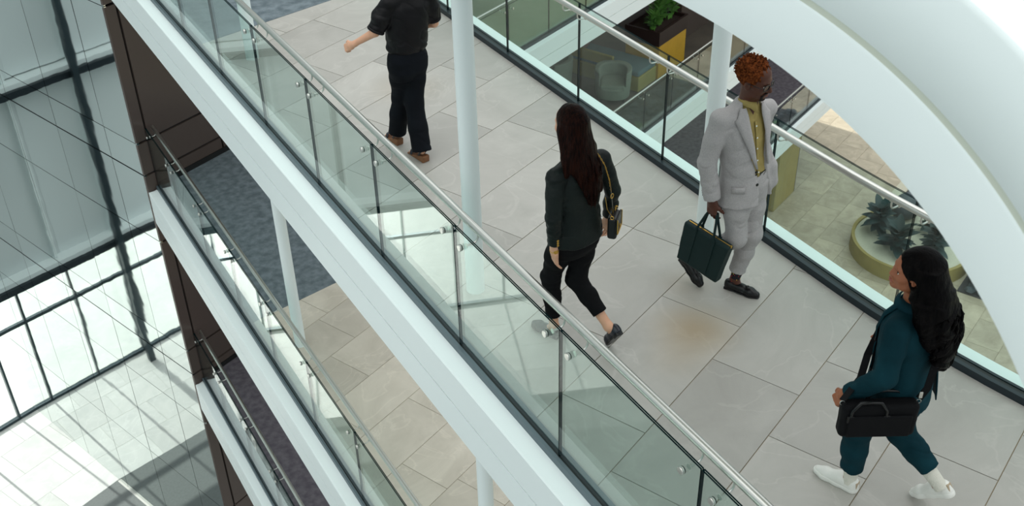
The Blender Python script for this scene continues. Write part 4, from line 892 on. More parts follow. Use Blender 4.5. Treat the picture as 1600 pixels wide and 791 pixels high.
jk = SDF((-.42, -.16, .74), (.34, .36, 1.57), 0.006); sleeve(jk, J2_, 'r', .070, .066, .056, .93, .016); sleeve(jk, J2_, 'l', .058, .060, .052, .92, .02); jk.loft(ST2, .018); jk.chain([(-.225, .14, 1.12), (-.245, .175, .98), (-.255, .20, .86)], [.02, .034, .036], .05); jk.plane((0, 0, .775), (0, 0, -1))
opn = [(1.535, 0, .08), (1.45, -2, .088), (1.30, -8, .082), (1.16, -14, .072), (1.0, -20, .06), (.88, -26, .07), (.76, -30, .10)]
jk.chain([loft_pt(ST2, z, a, .018) for z, a, r in opn], [r for z, a, r in opn], .008, 'cut')
jk.warp(folds(.012, (6, 6, 15), 41, .5)); jko = jk.build('suit_jacket', M['suit'], p2)
def lapel(q, zs):
    rows = []
    for i, (z, a_in, a_out) in enumerate(zs):
        rows.append([loft_pt(ST2, z, a_in + (a_out - a_in) * t, .007 + .006 * math.sin(math.pi * t)) for t in (0, .25, .5, .75, 1)])
    return patch(rows, 'lapel', M['suit'], jko, .006)
lapel(1, [(1.49, 44, 62), (1.465, 36, 62), (1.435, 29, 60), (1.42, 27, 64), (1.395, 24, 58), (1.32, 17, 45), (1.23, 10, 31), (1.14, 5, 19), (1.06, 2, 8)])
lapel(-1, [(1.49, -46, -62), (1.465, -38, -62), (1.435, -34, -62), (1.42, -33, -66), (1.395, -32, -58), (1.32, -32, -52), (1.22, -34, -48), (1.14, -36, -46), (1.06, -38, -42)])
rows = [[loft_pt(ST2, z, 44 + (72 - 44) * t, .008) for t in (0, .33, .66, 1)] for z in (.945, .925, .900)]; patch(rows, 'pocket_flap', M['suit'], jko, .008)
for z, a in ((1.035, 7), (.94, 7)):
    p = loft_pt(ST2, z, a, .003); button(p, p - loft_pt(ST2, z, a, -.05), M['black_leather'], jko, .011)
for k in range(3):
    e_ = V3(*J2_['rel']) + (V3(*J2_['rwr']) - V3(*J2_['rel'])) * (.86 - .06 * k); button(e_ + unit((.5, -.86, 0)) * .058, (.5, -.86, 0), M['navy_leather'], jko, .007)
for z in (1.36, 1.28, 1.20, 1.11, 1.02):
    p = loft_pt(SH2, z, -6, .004); button(p, p - loft_pt(SH2, z, -6, -.05), M['white2'], sho, .006)
patch([[loft_pt(SH2, z, -11 + 10 * t, .004) for t in (0, .5, 1)] for z in (1.39, 1.34, 1.28, 1.2, 1.1, 1.02, .985)], 'placket', M['shirt'], sho, .004)
nk = Vector(J2_['neck']) + Vector((0, .012, 0))
for q in (-1, 1):      # two collar wings
    rows = []
    for t in range(8):
        a = q * (30 + t * 19) - 4; hh = .030; rr = .070; fwd_ = R(a - 10)
        pt = lambda rad, dz: nk + Vector((math.sin(fwd_) * rad, math.cos(fwd_) * rad, dz - .010 * math.cos(fwd_)))
        rows.append([pt(rr - .012, .030), pt(rr - .006, .020), pt(rr + .010, .0 - (.042 if t == 0 else .026 if t == 1 else .006 if t == 2 else 0))])
    patch(rows, 'collar', M['shirt'], sho, .004)
bl = ribbon([loft_pt(ST2, .99, a, -.014) for a in range(-40, 30, 8)], .03, 'belt', M['black_leather'], p2, (0, 0, 1), .004)
for s_ in 'lr':
    so, P, Rm = shoe(p2, J2_, s_, M['black_leather'], M['black_leather'], hgt=.05, collar=.40, sole_t=.012)
    bevel(MB().box(P(0, .036, .008), (.030, .033, .012), [tuple(Rm[:, i]) for i in range(3)]).build('heel', M['black_leather'], so), .004)
    ribbon([P(-.035, .145, .030), P(-.022, .150, .056), P(.0, .152, .064), P(.022, .150, .056), P(.035, .145, .030)], .026, 'strap', M['black_leather'], so, tuple(Rm[:, 1]), .004)
    for q in (-1, 1):
        MB().tube([P(0, .158, .068), P(q * .008, .172, .066), P(q * .015, .190, .056)], [.0045, .0065, .0075], 8).build('tassel', M['black_leather'], so, True)
    e_ = V3(*J2_[s_ + 'an']); kn_ = V3(*J2_[s_ + 'kn'])
    sk = MB().tube([e_ - unit(kn_ - e_) * .02, e_, e_ + (kn_ - e_) * .1, e_ + (kn_ - e_) * .26], [.036, .035, .038, .042], 14).build('sock', M['sock'], p2, True)
    for i in range(26):
        t, a = rng.uniform(-.02, .2), rng.uniform(0, 2 * math.pi); c = e_ + (kn_ - e_) * t; rr = .036 + .02 * max(0, t)
        MB().lathe([(.001, -.004), (.004, 0), (.001, .004)], c + V3(math.cos(a) * rr, math.sin(a) * rr, 0), 6).build('knit_dot', M['red'] if i % 3 else M['yellow'], sk) if s_ == 'l' else None
# briefcase in his right hand
bc = empty('briefcase', 'dark green leather briefcase hanging from the right hand of the man in grey', 'briefcase', (4.29, 4.80, .24), 0)
TLp, TRp, BRp, BLp = [Vector(p) - bc.location for p in ((4.257, 4.954, .594), (4.355, 4.586, .540), (4.318, 4.624, .226), (4.226, 4.990, .284))]
ex = ((TRp - TLp) + (BRp - BLp)).normalized(); ez = ((TLp - BLp) + (TRp - BRp)); ez = (ez - ex * ez.dot(ex)).normalized(); ey = ez.cross(ex)
cc = (TLp + TRp + BRp + BLp) / 4; Rb = np.array(Matrix((ex, ey, ez)).transposed())
F = SDF(np.array(cc) - .32, np.array(cc) + .32, .005); F.box(np.array(cc), (.192, .038, .158), Rb, .022, .01)
for q in (-1, 1): F.box(np.array(cc + ex * q * .21 + ez * .02), (.03, .06, .2), np.array(Matrix((ex, ey, ez)).transposed()) @ np.array(Euler((0, R(q * 4), 0)).to_matrix()), .01, .004, 'cut')
F.warp(lambda p: .004 * fbm(p * 9, 2) * 2); F.build('case_body', M['green_leather'], bc)
Q = lambda x, y, z: cc + ex * x + ey * y + ez * z
hand_c = Vector(world_of(B2, H2, (.165, .012, .735))) - bc.location
for q in (-1, 1):
    y = q * .036
    pts = [Q(-.085, y, .06), Q(-.082, y * 1.05, .158), hand_c + ex * -.045 + ey * q * .010 - ez * .045, hand_c + ex * -.03 + ey * q * .008 + ez * .004, hand_c + ex * .03 + ey * q * .008 + ez * .004, hand_c + ex * .045 + ey * q * .010 - ez * .045, Q(.065, y * 1.05, .158), Q(.068, y, .06)]
    MB().tube(pts, [.004, .009, .009, .009, .009, .009, .009, .004], 10).build('handle', M['green_leather'], bc, True)
    for x in (-.085, .068):
        MB().box(Q(x, q * .0405, .01), (.014, .0025, .145), (ex, ey, ez)).build('strap', M['green_leather'], bc)
MB().tube([Q(-.17, 0, .158), Q(.18, 0, .158)], .004, 6).build('zip', M['gold'], bc, True)
bevel(MB().box(Q(.186, 0, .156), (.006, .006, .010), (ex, ey, ez)).build('zip_pull', M['gold'], bc), .002)

# ------------------------------------------------------------------ woman in the teal suit
B3, H3 = (4.03, 2.8), 112
J3_ = dict(neck=(-.045, .05, 1.38), lsh=(-.225, .06, 1.325), rsh=(.15, .02, 1.325), lel=(-.305, .045, 1.06), lwr=(-.30, .225, .845), rel=(.215, .0, 1.06), rwr=(.2, .18, .93), pel=(-.035, .03, .88), lhip=(-.115, .05, .86), rhip=(.05, .02, .86),
           lkn=(-.10, .18, .46), lan=(-.095, .165, .09), lheel=(-.10, .11, 0), ltoe=(-.075, .385, 0), rkn=(.03, -.01, .46), ran=(.025, -.275, .215), rheel=(.025, -.375, .17), rtoe=(.07, -.15, .0))
p3 = person('woman in a deep teal trouser suit and white trainers with long wavy black hair', B3, H3)
c3, R3 = (-.078, .085, 1.572), rot(32, 8, -3)
body(p3, J3_, M['skin_brown'], head=(c3, R3, 0.96), hands=[dict(wr=J3_['lwr'], d=(.06, .55, -.83), n=(.8, -.45, -.3), curl=(40, 60, 40), s=-0.95, ti=0.5, spread=2), dict(wr=J3_['rwr'], d=(-.1, .6, -.6), n=(-1, 0, 0), curl=(30, 50, 30), s=0.95)])
face_bits(p3, c3, R3, M['lip2'], M['brow'], .96)
P_ = lambda x, y, z: V3(*c3) + R3 @ V3(x, y, z)
tr = SDF((-.3, -.48, .08), (.26, .4, 1.02), .006)
tr.loft([(.68, -.035, .04, .13, .085, 0), (.76, -.035, .03, .170, .120, 0), (.86, -.035, .03, .175, .128, 0), (.98, -.035, .03, .155, .112, 0)], .03)
leg_field(tr, J3_, 'l', .098, .078, .064, V3(-.096, .168, .165), .035); leg_field(tr, J3_, 'r', .098, .076, .058, V3(.027, -.215, .290), .035)
tr.warp(folds(.010, (6, 6, 14), 51, .5)); tr.build('trousers', M['teal'], p3)
ST3 = [(.735, -.03, .03, .212, .158, 0), (.85, -.03, .03, .202, .150, 0), (1.0, -.035, .04, .186, .138, 0), (1.14, -.037, .045, .192, .136, -3), (1.25, -.037, .045, .198, .130, -5), (1.31, -.037, .042, .185, .108, -6), (1.36, -.04, .045, .115, .078, -6), (1.40, -.045, .05, .066, .060, -6)]
jk = SDF((-.46, -.2, .68), (.36, .36, 1.44), .006); sleeve(jk, J3_, 'l', .066, .060, .050, .93, .014); sleeve(jk, J3_, 'r', .064, .058, .05, .92, .014); jk.loft(ST3, .016)
jk.warp(folds(.011, (6, 6, 13), 61, .4)); jko = jk.build('blazer', M['teal'], p3)
for q in (-1, 1):
    zs = [(1.40, 60), (1.37, 48), (1.30, 34), (1.20, 24), (1.08, 16)]
    patch([[loft_pt(ST3, min(z, 1.385), q * (a - 4 + 22 * t * (1 if i < 4 else .3)), .010 + .008 * math.sin(math.pi * t)) for t in (0, .33, .66, 1)] for i, (z, a) in enumerate(zs)], 'lapel', M['teal'], jko, .007)
patch([[loft_pt(ST3, 1.375 + .03 * t, a, .012 + .012 * (1 - t)) for t in (0, .5, 1)] for a in range(-150, 151, 20)], 'collar', M['teal'], jko, .006)
patch([[loft_pt(ST3, z, a, .010 + .03 * max(0, (1.0 - z))) for a in (-36, -24, -10, 4)] for z in (1.08, .98, .88, .76)], 'front_panel', M['teal'], jko, .007)
for z in (1.13, 1.03, .93):
    p = loft_pt(ST3, z, -38, .008); button(p, p - loft_pt(ST3, z, -38, -.05), M['black_leather'], jko, .010)
patch([[loft_pt(ST3, z, a, .006 + .06 * max(0, .86 - z) + .014) for a in (120, 132, 144)] for z in (.95, .86, .78, .715)], 'vent_flap', M['teal'], jko, .007)
hr = SDF((-.27, -.30, 1.0), (.30, .25, 1.76), .005)
hair_cap(hr, c3, R3, (.094, .116, .108), (0, -.028, .034), ((.0, .118, -.045), (.066, .074, .092)))
hr.loft([(1.02, -.01, -.135, .05, .03, 0), (1.09, -.015, -.14, .095, .048, 0), (1.18, -.02, -.135, .125, .06, 0), (1.28, -.025, -.115, .138, .072, 0), (1.38, -.035, -.075, .138, .085, 0), (1.48, -.05, -.03, .124, .095, 0), (1.56, -.065, .01, .105, .098, 0), (1.63, -.075, .03, .085, .09, 0)], .04)
hr.chain([P_(-.075, -.02, .0), P_(-.085, -.045, -.10), (-.165, -.04, 1.37), (-.16, -.085, 1.24)], [.030, .038, .045, .028], .03)
hr.ell(P_(-.086, .01, -.016), (.022, .020, .028), R3, .01, 'cut')
hr.ell(P_(-.05, .10, -.06), (.060, .075, .075), R3, .015, 'cut')
hr.warp(lambda p: .030 * fbm(np.stack([p[:, 0] * 15 + 1.2 * np.sin(p[:, 2] * 34), p[:, 1] * 15, p[:, 2] * 8], 1), 3) * np.clip((1.62 - p[:, 2]) * 4, .15, 1) * 1.5 + .005 * fbm(p * np.array([50, 50, 16]), 2))
hro = hr.build('hair', M['hair_black'], p3)
mb = MB(); rg = random.Random(8)
for k in range(90):    # loose waves and curled ends
    a = rg.uniform(-1, 1); x0, z0 = -.035 + .13 * a, 1.32 + rg.uniform(-.1, .08); z1 = 1.03 + .10 * abs(a) + rg.uniform(-.03, .12); y0 = -.150 + .07 * a * a; ph = rg.uniform(0, 6)
    mb.tube([(x0 + .02 * t + .012 * math.sin(ph + t * 9), y0 - .012 - .022 * math.sin(t * 2.6) + .012 * math.cos(ph + t * 9), z0 + (z1 - z0) * t) for t in [i / 9 for i in range(10)]], [.004, .007, .008, .008, .008, .0075, .007, .006, .004, .001], 6)
for k in range(40):
    a = rg.uniform(0, 1); z0 = 1.46 - .3 * a; x0 = .085 + .015 * math.sin(a * 3); y0 = -.04 - .08 * a; ph = rg.uniform(0, 6)
    mb.tube([(x0 + .014 * math.sin(ph + t * 8) + .02 * t, y0 + .014 * math.cos(ph + t * 8), z0 - .12 * t) for t in [i / 7 for i in range(8)]], [.003, .006, .007, .007, .006, .005, .003, .001], 6)
mb.build('locks', M['hair_black'], hro, True)
for s_ in 'lr':
    so, P, Rm = shoe(p3, J3_, s_, M['white_leather'], M['white_leather'], hgt=.065, collar=.40, sole_t=.022, chunky=True)
    rbox(P(0, .008, .058), (.020, .008, .024), .006, .003, Rm).build('heel_tab', M['tan'], so)
    for i in range(4):
        y = .125 + .022 * i; zt = .072 - .0045 * i
        MB().tube([P(-.022, y, zt - .006), P(0, y + .004, zt + .003), P(.022, y, zt - .006)], .0026, 6).build('lace', M['white_knit'], so, True)
    e_ = V3(*J3_[s_ + 'an']); kn_ = V3(*J3_[s_ + 'kn'])
    MB().tube([e_ - unit(kn_ - e_) * .03, e_, e_ + (kn_ - e_) * .12, e_ + (kn_ - e_) * .27], [.041, .039, .041, .043], 16).build('sock', M['white_knit'], p3, True)
# her laptop bag
lb = empty('laptop_bag', 'black nylon laptop bag with short handles hanging at the hip of the woman in teal', 'bag', (3.735, 2.735, .69), 0)
pts = [Vector(p) - lb.location for p in ((3.542, 2.827, .888), (3.864, 2.642, .915), (3.920, 2.605, .700), (3.578, 2.807, .680))]
ex = ((pts[1] - pts[0]) + (pts[2] - pts[3])); ex.z = 0; ex.normalize(); ez = Vector((0, 0, 1)); ey = ez.cross(ex); cc = sum(pts, Vector()) / 4; Rb = np.array(Matrix((ex, ey, ez)).transposed())
F = SDF(np.array(cc) - .3, np.array(cc) + .3, .005); F.box(np.array(cc), (.200, .042, .108), Rb, .028, .01); F.warp(lambda p: .006 * fbm(p * 10, 2) * 2); F.build('bag_body', M['nylon'], lb)
Q = lambda x, y, z: cc + ex * x + ey * y + ez * z
rbox(np.array(Q(0, -.045, -.022)), (.165, .010, .072), .009, .004, Rb).build('front_pocket', M['nylon'], lb)
MB().tube([Q(-.19, -.0, .102), Q(.19, 0, .102)], .0035, 6).build('zip', M['black_leather'], lb, True)
for q, x0, x1, hh in ((-1, -.155, .03, .035), (1, -.06, .14, .03)):
    MB().tube([Q(x0, q * .044, .02), Q(x0 + .004, q * .046, .085), Q(x0 + .04, q * .046, .105 + hh), Q((x0 + x1) / 2, q * .046, .11 + hh), Q(x1 - .04, q * .046, .105 + hh), Q(x1 - .004, q * .046, .085), Q(x1, q * .044, .02)], .0085, 10).build('handle', M['black_leather'], lb, True)
    for x in (x0, x1): bevel(MB().box(Q(x, q * .0475, .03), (.017, .004, .022), (ex, ey, ez)).build('handle_tab', M['black_leather'], lb), .004)
for x in (-.195, .195):
    MB().tube([Q(x + .012 * math.cos(t), 0, .105 + .014 * math.sin(t)) for t in [2 * math.pi * i / 12 for i in range(12)]], .0026, 6, closed=True).build('ring', M['steel'], lb, True)
wl_ = lambda p: world_of(B3, H3, p) - lb.location
sh_pts = [Q(.195, 0, .125), wl_((-.165, -.135, .98)), wl_((-.13, -.135, 1.08)), wl_((-.06, -.135, 1.2)), wl_((.03, -.10, 1.32)), wl_((.075, -.01, 1.385)), wl_((.06, .11, 1.30)), wl_((-.02, .19, 1.15)), wl_((-.14, .20, 1.02)), wl_((-.25, .18, .95)), Q(-.195, 0, .125)]
ribbon(sh_pts, .038, 'shoulder_strap', M['nylon'], lb, (ex * .6 + Vector((0, 0, .2))), .004)
bevel(MB().box(Q(.197, -.002, .150), (.010, .006, .020), (ex, ey, ez)).build('clip', M['steel'], lb), .003)

# ------------------------------------------------------------------ woman in black with wedge sandals (head above the picture)
B4, H4 = (3.5, 7.75), 98
J4 = dict(neck=(.06, -.02, 1.49), lsh=(-.11, .0, 1.42), rsh=(.23, -.05, 1.415), lel=(-.235, .035, 1.185), lwr=(-.35, .22, 1.045), rel=(.285, -.04, 1.14), rwr=(.17, .15, 1.06), pel=(.03, .0, .93), lhip=(-.055, .0, .90), rhip=(.11, .0, .90),
          lkn=(.02, .14, .49), lan=(.0, .235, .135), lheel=(.0, .19, .055), ltoe=(.005, .39, .015), rkn=(.06, .0, .47), ran=(.0, -.145, .125), rheel=(.0, -.205, .055), rtoe=(.0, .01, .015))
p4 = person('woman in black blouse and dark trousers wearing brown wedge sandals, walking away at the top', B4, H4)
c4, R4 = (.055, .01, 1.69), rot(4, 0, 0)
body(p4, J4, M['skin_fair'], head=(c4, R4, .97), hands=[dict(wr=J4['lwr'], d=(-.3, .8, -.5), n=(.75, .3, -.4), curl=(45, 65, 45), s=-.95, ti=.5, spread=2), dict(wr=J4['rwr'], d=(-.6, .7, .1), n=(-.2, -.1, -1), curl=(25, 40, 25), s=.95)])
tr = SDF((-.22, -.36, .02), (.3, .38, 1.08), .006)
tr.loft([(.72, .03, .0, .13, .08, 0), (.80, .03, .0, .168, .122, 0), (.90, .03, .0, .172, .128, 0), (1.04, .03, .0, .140, .105, 0)], .03)
leg_field(tr, J4, 'l', .096, .076, .080, V3(.0, .215, .115), .03); leg_field(tr, J4, 'r', .096, .078, .086, V3(.002, -.150, .085), .03)
tr.warp(folds(.008, (5, 5, 9), 71, .3)); tr.build('trousers', M['navy_cloth'], p4)
ST4 = [(.965, .03, .0, .150, .112, -4), (1.0, .03, .0, .178, .135, -5), (1.1, .04, -.005, .182, .135, -6), (1.25, .05, -.015, .186, .130, -8), (1.36, .058, -.02, .19, .118, -8), (1.42, .06, -.02, .135, .088, -8), (1.47, .06, -.02, .07, .066, -8)]
bl = SDF((-.3, -.22, .92), (.4, .22, 1.54), .006); el_ = sleeve(bl, J4, 'l', .070, .082, .070, -.06, .014); er_ = sleeve(bl, J4, 'r', .070, .080, .066, -.14, .014); bl.loft(ST4, .018)
bl.warp(folds(.014, (8, 8, 12), 81, .6)); blo = bl.build('blouse', M['black_silk'], p4)
for s_, rr in (('l', .063), ('r', .058)):
    a_, b_, w_ = (Vector(J4[s_ + k]) for k in ('sh', 'el', 'wr')); e_ = Vector(el_ if s_ == 'l' else er_); d_ = (b_ - a_).normalized(); x_ = d_.orthogonal().normalized(); y_ = d_.cross(x_)
    MB().tube([e_ + (x_ * math.cos(t) + y_ * math.sin(t)) * rr for t in [2 * math.pi * i / 18 for i in range(18)]], .012, 8, closed=True).build('cuff', M['black_silk'], blo, True)
hr = SDF(V3(*c4) - .24, V3(*c4) + .2, .005); hair_cap(hr, c4, R4, (.09, .11, .105)); hr.chain([V3(*c4) + V3(0, -.07, 0), V3(*c4) + V3(0, -.085, -.12)], [.06, .05], .03); hr.warp(lambda p: .006 * fbm(p * np.array([40, 40, 8]), 3) * 2); hr.build('hair', M['hair_long'], p4)
for s_ in 'lr':        # wedge sandals with straps
    hl, to = V3(*J4[s_ + 'heel']), V3(*J4[s_ + 'toe']); d = unit((to - hl) * V3(1, 1, 0)); ri = V3(d[1], -d[0], 0); L = float(np.linalg.norm(to - hl))
    g0 = lambda x, y, z: V3(hl[0], hl[1], 0) + ri * x + d * y + V3(0, 0, z)
    prof = [(-.005, .0), (L + .012, .0), (L + .014, .012), (L * .72, .018), (L * .45, .038), (.02, .062), (-.012, .062)]
    mb = MB(); n = len(prof); mb.add([g0(-.034 if y < L * .6 else -.038, y, z) for y, z in prof] + [g0(.034 if y < L * .6 else .038, y, z) for y, z in prof], [tuple(range(n)), tuple(range(2 * n - 1, n - 1, -1))] + [(i, (i + 1) % n, n + (i + 1) % n, n + i) for i in range(n)])
    so = bevel(mb.build('sandal', M['cork'], p4), .006); so['label'] = 'brown wedge sandal'
    ribbon([g0(-.038, L * .78, .02), g0(-.026, L * .78, .052), g0(0, L * .78, .060), g0(.026, L * .78, .052), g0(.038, L * .78, .02)], .03, 'strap', M['navy_leather'], so, tuple(d), .004)
    ribbon([g0(-.034, .06, .055), g0(-.032, .02, .105), g0(0, -.006, .115), g0(.032, .02, .105), g0(.034, .06, .055)], .014, 'ankle_strap', M['navy_leather'], so, (0, 0, 1), .004)
    for i in range(5):
        x = -.024 + .012 * i; MB().tube([g0(x * .9, L * .86, .030), g0(x, L * .99 - abs(i - 1) * .006, .024)], [.0075, .006], 8).build('toe', M['skin_fair'], p4, True)

# ------------------------------------------------------------------ lounge two storeys below, seen through the right balustrade
M['yellow_lacquer'] = mat('ochre_yellow_board', srgb(196, 150, 44), 0.5, var=0.1, vscale=3)
M['dark_trough'] = mat('dark_brown_trough', srgb(50, 32, 30), 0.5)
M['olive_felt'] = mat('olive_felt', srgb(150, 140, 78), 0.9, var=0.12, vscale=4)
M['teal_cushion'] = mat('grey_teal_cushion', srgb(86, 112, 116), 0.9, var=0.1, vscale=5)
M['sage_fabric'] = mat('sage_grey_fabric', srgb(122, 132, 118), 0.9, var=0.1, vscale=6)
M['rust_cushion'] = mat('rust_cushion', srgb(128, 92, 84), 0.9)
M['leaf_green'] = mat('bright_leaf', srgb(88, 138, 60), 0.55, rand=0.25)
M['leaf_dark'] = mat('dark_blue_green_leaf', srgb(28, 56, 56), 0.6, rand=0.25)
M['soil'] = mat('soil', srgb(54, 38, 32), 0.95)
M['cream'] = mat('cream_pebbles', srgb(206, 204, 184), 0.9, var=0.15, vscale=30)
M['olive_wall'] = mat('olive_plaster', srgb(160, 144, 84), 0.7, var=0.1, vscale=3)
M['boulder'] = mat('dark_grey_boulder', srgb(74, 84, 90), 0.6, var=0.2, vscale=2)
M['gravel'] = mat('dark_gravel', srgb(70, 70, 72), 0.95, var=0.3, vscale=12)
AX = (A3, N3, Z_)
def anz(a, n, z): p = an(a, n); return Vector((p[0], p[1], z))
pb = empty('planter_box', 'ochre yellow planter cabinet with a dark trough on top, in the lounge below', 'planter', anz(22.75, 12.72, Z1), TA)
bevel(MB().box((0, 0, .44), (.66, .48, .44)).build('cabinet', M['yellow_lacquer'], pb), .015)
tb = MB()
for c, h in (((0, -.46, 1.06), (.70, .03, .18)), ((0, .46, 1.06), (.70, .03, .18)), ((-.68, 0, 1.06), (.03, .43, .18)), ((.68, 0, 1.06), (.03, .43, .18))): tb.box(c, h)
tb.build('trough', M['dark_trough'], pb); MB().box((0, 0, 1.09), (.66, .44, .06)).build('soil', M['soil'], pb)
def leaf_mesh(name, L, W, m, droop=.25, fold=.12):
    rows = []; n = 6
    for i in range(n + 1):
        t = i / n; w = W * math.sin(math.pi * min(1, t * .93 + .07)) ** .7 * (1 - t * .15); y = L * t; z = -droop * L * t * t
        rows.append([(-w, y, z + fold * w), (-w * .5, y, z + fold * w * .3), (0, y, z), (w * .5, y, z + fold * w * .3), (w, y, z + fold * w)])
    mb = MB(); mb.add([p for r in rows for p in r], [(i * 5 + k, i * 5 + k + 1, (i + 1) * 5 + k + 1, (i + 1) * 5 + k) for i in range(n) for k in range(4)])
    me = bpy.data.meshes.new(name); me.from_pydata(mb.v, [], mb.f); me.materials.append(m); me.polygons.foreach_set('use_smooth', [True] * len(me.polygons)); return me
LM = leaf_mesh('leaf', .60, .15, M['leaf_dark'], .30); LS = leaf_mesh('leaf', .26, .05, M['leaf_green'], .3)
def plant(label, loc, me, n, stem_h, up0, up1, scale, seed, mm, stems=1, group=None, spread=.12):
    root = empty('potted_plant', label, 'plant', loc, 0, group); rg = random.Random(seed)
    for s_ in range(stems):
        ox, oy = (rg.uniform(-spread, spread), rg.uniform(-spread, spread)) if stems > 1 else (0, 0); h = stem_h * rg.uniform(.75, 1.1)
        MB().tube([(ox, oy, -.03), (ox * 1.2, oy * 1.2, h * .5), (ox * 1.4, oy * 1.4, h)], [.018, .014, .006], 6).build('stem', mm, root, True)
        k = n // stems
        for i in range(k):
            t = (i + .5) / k; o = bpy.data.objects.new('leaf', me); C.objects.link(o); o.parent = root
            o.location = (ox * (1 + .4 * t), oy * (1 + .4 * t), h * (.25 + .75 * t)); az = i * 2.4 + rg.uniform(-.3, .3)
            o.rotation_euler = Euler((up0 + (up1 - up0) * t + rg.uniform(-.15, .15), rg.uniform(-.2, .2), az)); sc = scale * rg.uniform(.75, 1.1); o.scale = (sc, sc, sc)
    return root
for i, (dx, dy, hh) in enumerate(((-.42, -.12, .42), (.0, -.1, .62), (.42, -.05, .5))):
    p = pb.matrix_basis @ Vector((dx, dy, 1.15)); plant(['leafy green plant at the left end of the yellow planter', 'tallest leafy green plant in the middle of the yellow planter', 'leafy green plant at the right end of the yellow planter'][i], p, LS, 60, hh, .1, 1.1, 1.0, 30 + i, M['leaf_green'], 5)
bn = empty('bench', 'olive bench with a grey teal cushion beside the yellow planter', 'bench', anz(21.6, 13.55, Z1), TA)
bevel(MB().box((0, 0, .21), (.42, 1.3, .19)).build('base', M['olive_felt'], bn), .02); bevel(MB().box((0, 0, .47), (.41, 1.29, .065)).build('cushion', M['teal_cushion'], bn), .04)
bevel(MB().box((-.38, 0.35, .62), (.045, .90, .13)).build('back_board', M['olive_felt'], bn), .02)
tag(bevel(MB().box((0, 0, .17), (.20, .07, .17), ((.8, .6, 0), (-.57, .76, .3), (.18, -.24, .95))).build('cushion', M['rust_cushion'], None, False, anz(21.75, 14.1, Z1 + .545)), .05, 3), 'dull rust cushion lying on the teal bench', 'cushion')
def armchair(a, n, rz, label):
    r = empty('armchair', label, 'chair', anz(a, n, Z1), TA + rz); F = SDF((-.55, -.55, 0), (.55, .55, 1.0), .02)
    F.loft([(.12, 0, 0, .40, .40, 0), (.40, 0, 0, .42, .42, 0), (.80, 0, 0, .44, .44, 0)], .02); F.loft([(.42, 0, -.06, .31, .36, 0), (.60, 0, -.08, .31, .38, 0), (.95, 0, -.10, .33, .42, 0)], .03, 'cut'); F.box((0, -.42, .8), (.30, .2, .36), None, .05, .03, 'cut')
    F.build('shell', M['sage_fabric'], r); bevel(MB().box((0, -.04, .43), (.29, .33, .07)).build('seat', M['sage_fabric'], r), .04)
    for x in (-.28, .28):
        for y in (-.28, .28): MB().tube([(x * .9, y * .9, .14), (x, y, 0)], [.018, .012], 8).build('leg', M['black_gap'], r)
armchair(20.62, 12.62, R(-60), 'sage grey tub armchair nearest the lounge balustrade'); armchair(20.3, 14.1, R(-100), 'sage grey tub armchair farther back, beside the bench')

# ------------------------------------------------------------------ court at the bottom: curved planter, plants, boulders
ca, cn, crr = 29.62, 7.3, 1.78
pl = empty('round_planter', 'low olive curved planter with a pale pebble bed on the court floor', 'planter', anz(ca, cn, ZC), 0)
MB().lathe([(crr, 0), (crr, .50), (crr - .10, .50), (crr - .10, .36), (.01, .36)], (0, 0, 0), 48).build('wall', M['olive_wall'], pl, True); MB().lathe([(crr - .1, .365), (crr - .1, .43), (.01, .46)], (0, 0, 0), 40).build('pebble_bed', M['cream'], pl, True)
for i, (a, n, s_) in enumerate(((29.55, 8.35, 1.0), (28.8, 7.5, .95), (29.2, 6.5, .85), (30.3, 7.0, .7))):
    plant(['dark blue-green plant with broad leaves at the far end of the curved planter', 'dark blue-green plant with broad leaves near the left rim of the curved planter', 'dark blue-green plant close behind the head of the woman in teal', 'dark blue-green plant beside the boulders in the planter'][i], anz(a, n, ZC + .45), LM, 34, .8, .0, 1.15, s_ * 1.05, 50 + i, M['leaf_dark'])
for i, (a, n, r_, lab) in enumerate(((30.75, 7.95, .5, 'smooth dark grey boulder inside the curved planter'), (29.35, 4.75, .78, 'smooth dark grey boulder right of the head of the woman in teal'))):
    F = SDF((-.9, -.9, -.5), (.9, .9, .9), .03); F.ell((0, 0, .1), (r_, r_ * .8, .42), None); F.warp(lambda p: .10 * fbm(p * 2.2 + i, 2)); o = F.build('boulder', M['boulder'], None, 2); o.location = anz(a, n, ZC + (.74 if i == 0 else .34)); tag(o, lab, 'boulder')
pv = MB().prism([an(31.0, 8.62), an(34.0, 8.62), an(34.0, 9.0), an(31.0, 9.0)], ZC, ZC + .05).build('trim_12', M['cream']); tag(pv, 'pale kerb strip edging the dark planting bed', None, None, 'structure')
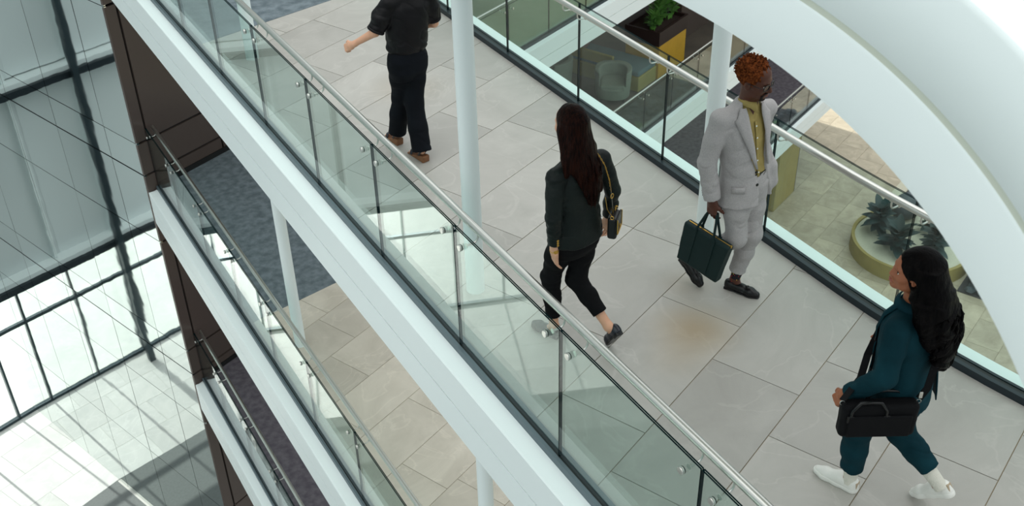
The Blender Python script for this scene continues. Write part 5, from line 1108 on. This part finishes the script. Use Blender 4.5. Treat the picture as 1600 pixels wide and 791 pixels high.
bed = MB().prism([an(28.5, 1.5), an(36.0, 1.5), an(36.0, 8.6), an(31.5, 8.6), an(31.5, 5.45), an(28.5, 5.45)], ZC, ZC + .04).build('planting_bed', M['gravel']); tag(bed, 'dark gravel planting bed behind the boulders', None, None, 'structure')
mb = MB(); rg = random.Random(21)
for k in range(900):
    a, n, r_ = rg.uniform(28.6, 35.9), rg.uniform(2.2, 8.5), rg.uniform(.06, .17)
    if a < 31.7 and n > 5.25: continue
    c = anz(a, n, ZC + .05 + r_ * .3); q = [Vector((rg.uniform(-1, 1), rg.uniform(-1, 1), rg.uniform(-.2, 1))).normalized() * r_ for _ in range(4)]
    mb.lathe([(r_ * .5, -r_ * .4), (r_, 0), (r_ * .7, r_ * .5), (r_ * .1, r_ * .62)], c, 6, (Vector((math.cos(k), math.sin(k), 0)), Vector((-math.sin(k), math.cos(k), 0)), Vector((0, 0, 1))))
o = mb.build('stones', M['boulder']); tag(o, 'loose dark stones covering the planting bed', 'stones', None, 'stuff')
for i, (a, n) in enumerate(((31.9, 6.6), (30.6, 4.9), (33.6, 7.9))):
    plant(['green shrub in the dark stone bed, the nearest one', 'green shrub in the dark stone bed, the farthest right one', 'green shrub in the dark stone bed by the pale kerb'][i], anz(a, n, ZC + .06), LS, 70, .6, -.1, 1.0, 1.5, 70 + i, M['leaf_green'], 5, None, .28)
pr = empty('partition', 'olive partition block standing on the court floor behind the man', 'partition', anz(30.1, 12.1, ZC), TA)
bevel(MB().box((0, 0, 1.15), (.78, .40, 1.15)).build('block', M['olive_wall'], pr), .02); MB().box((.79, 0, 1.15), (.012, .40, 1.14)).build('side_board', M['carpet2'], pr)
for o in list(C.objects):               # repeats of one kind share a group
    if o.parent is None and o.get('category'):
        n = o.name.split('.')[0]; g = None
        if n == 'column' and 'white' in o['label']: g = 'white round columns on the bridges'
        elif n == 'glass_balustrade': g = 'glass balustrades'
        elif n == 'armchair': g = 'tub armchairs in the lounge'
        elif n == 'boulder': g = 'dark boulders in the court'
        elif n == 'potted_plant': g = 'plants in the yellow planter' if 'yellow' in o['label'] else 'shrubs in the stone bed' if 'shrub' in o['label'] else 'plants in the curved planter'
        elif n == 'person': g = 'people on the uppermost bridge'
        if g: o['group'] = g
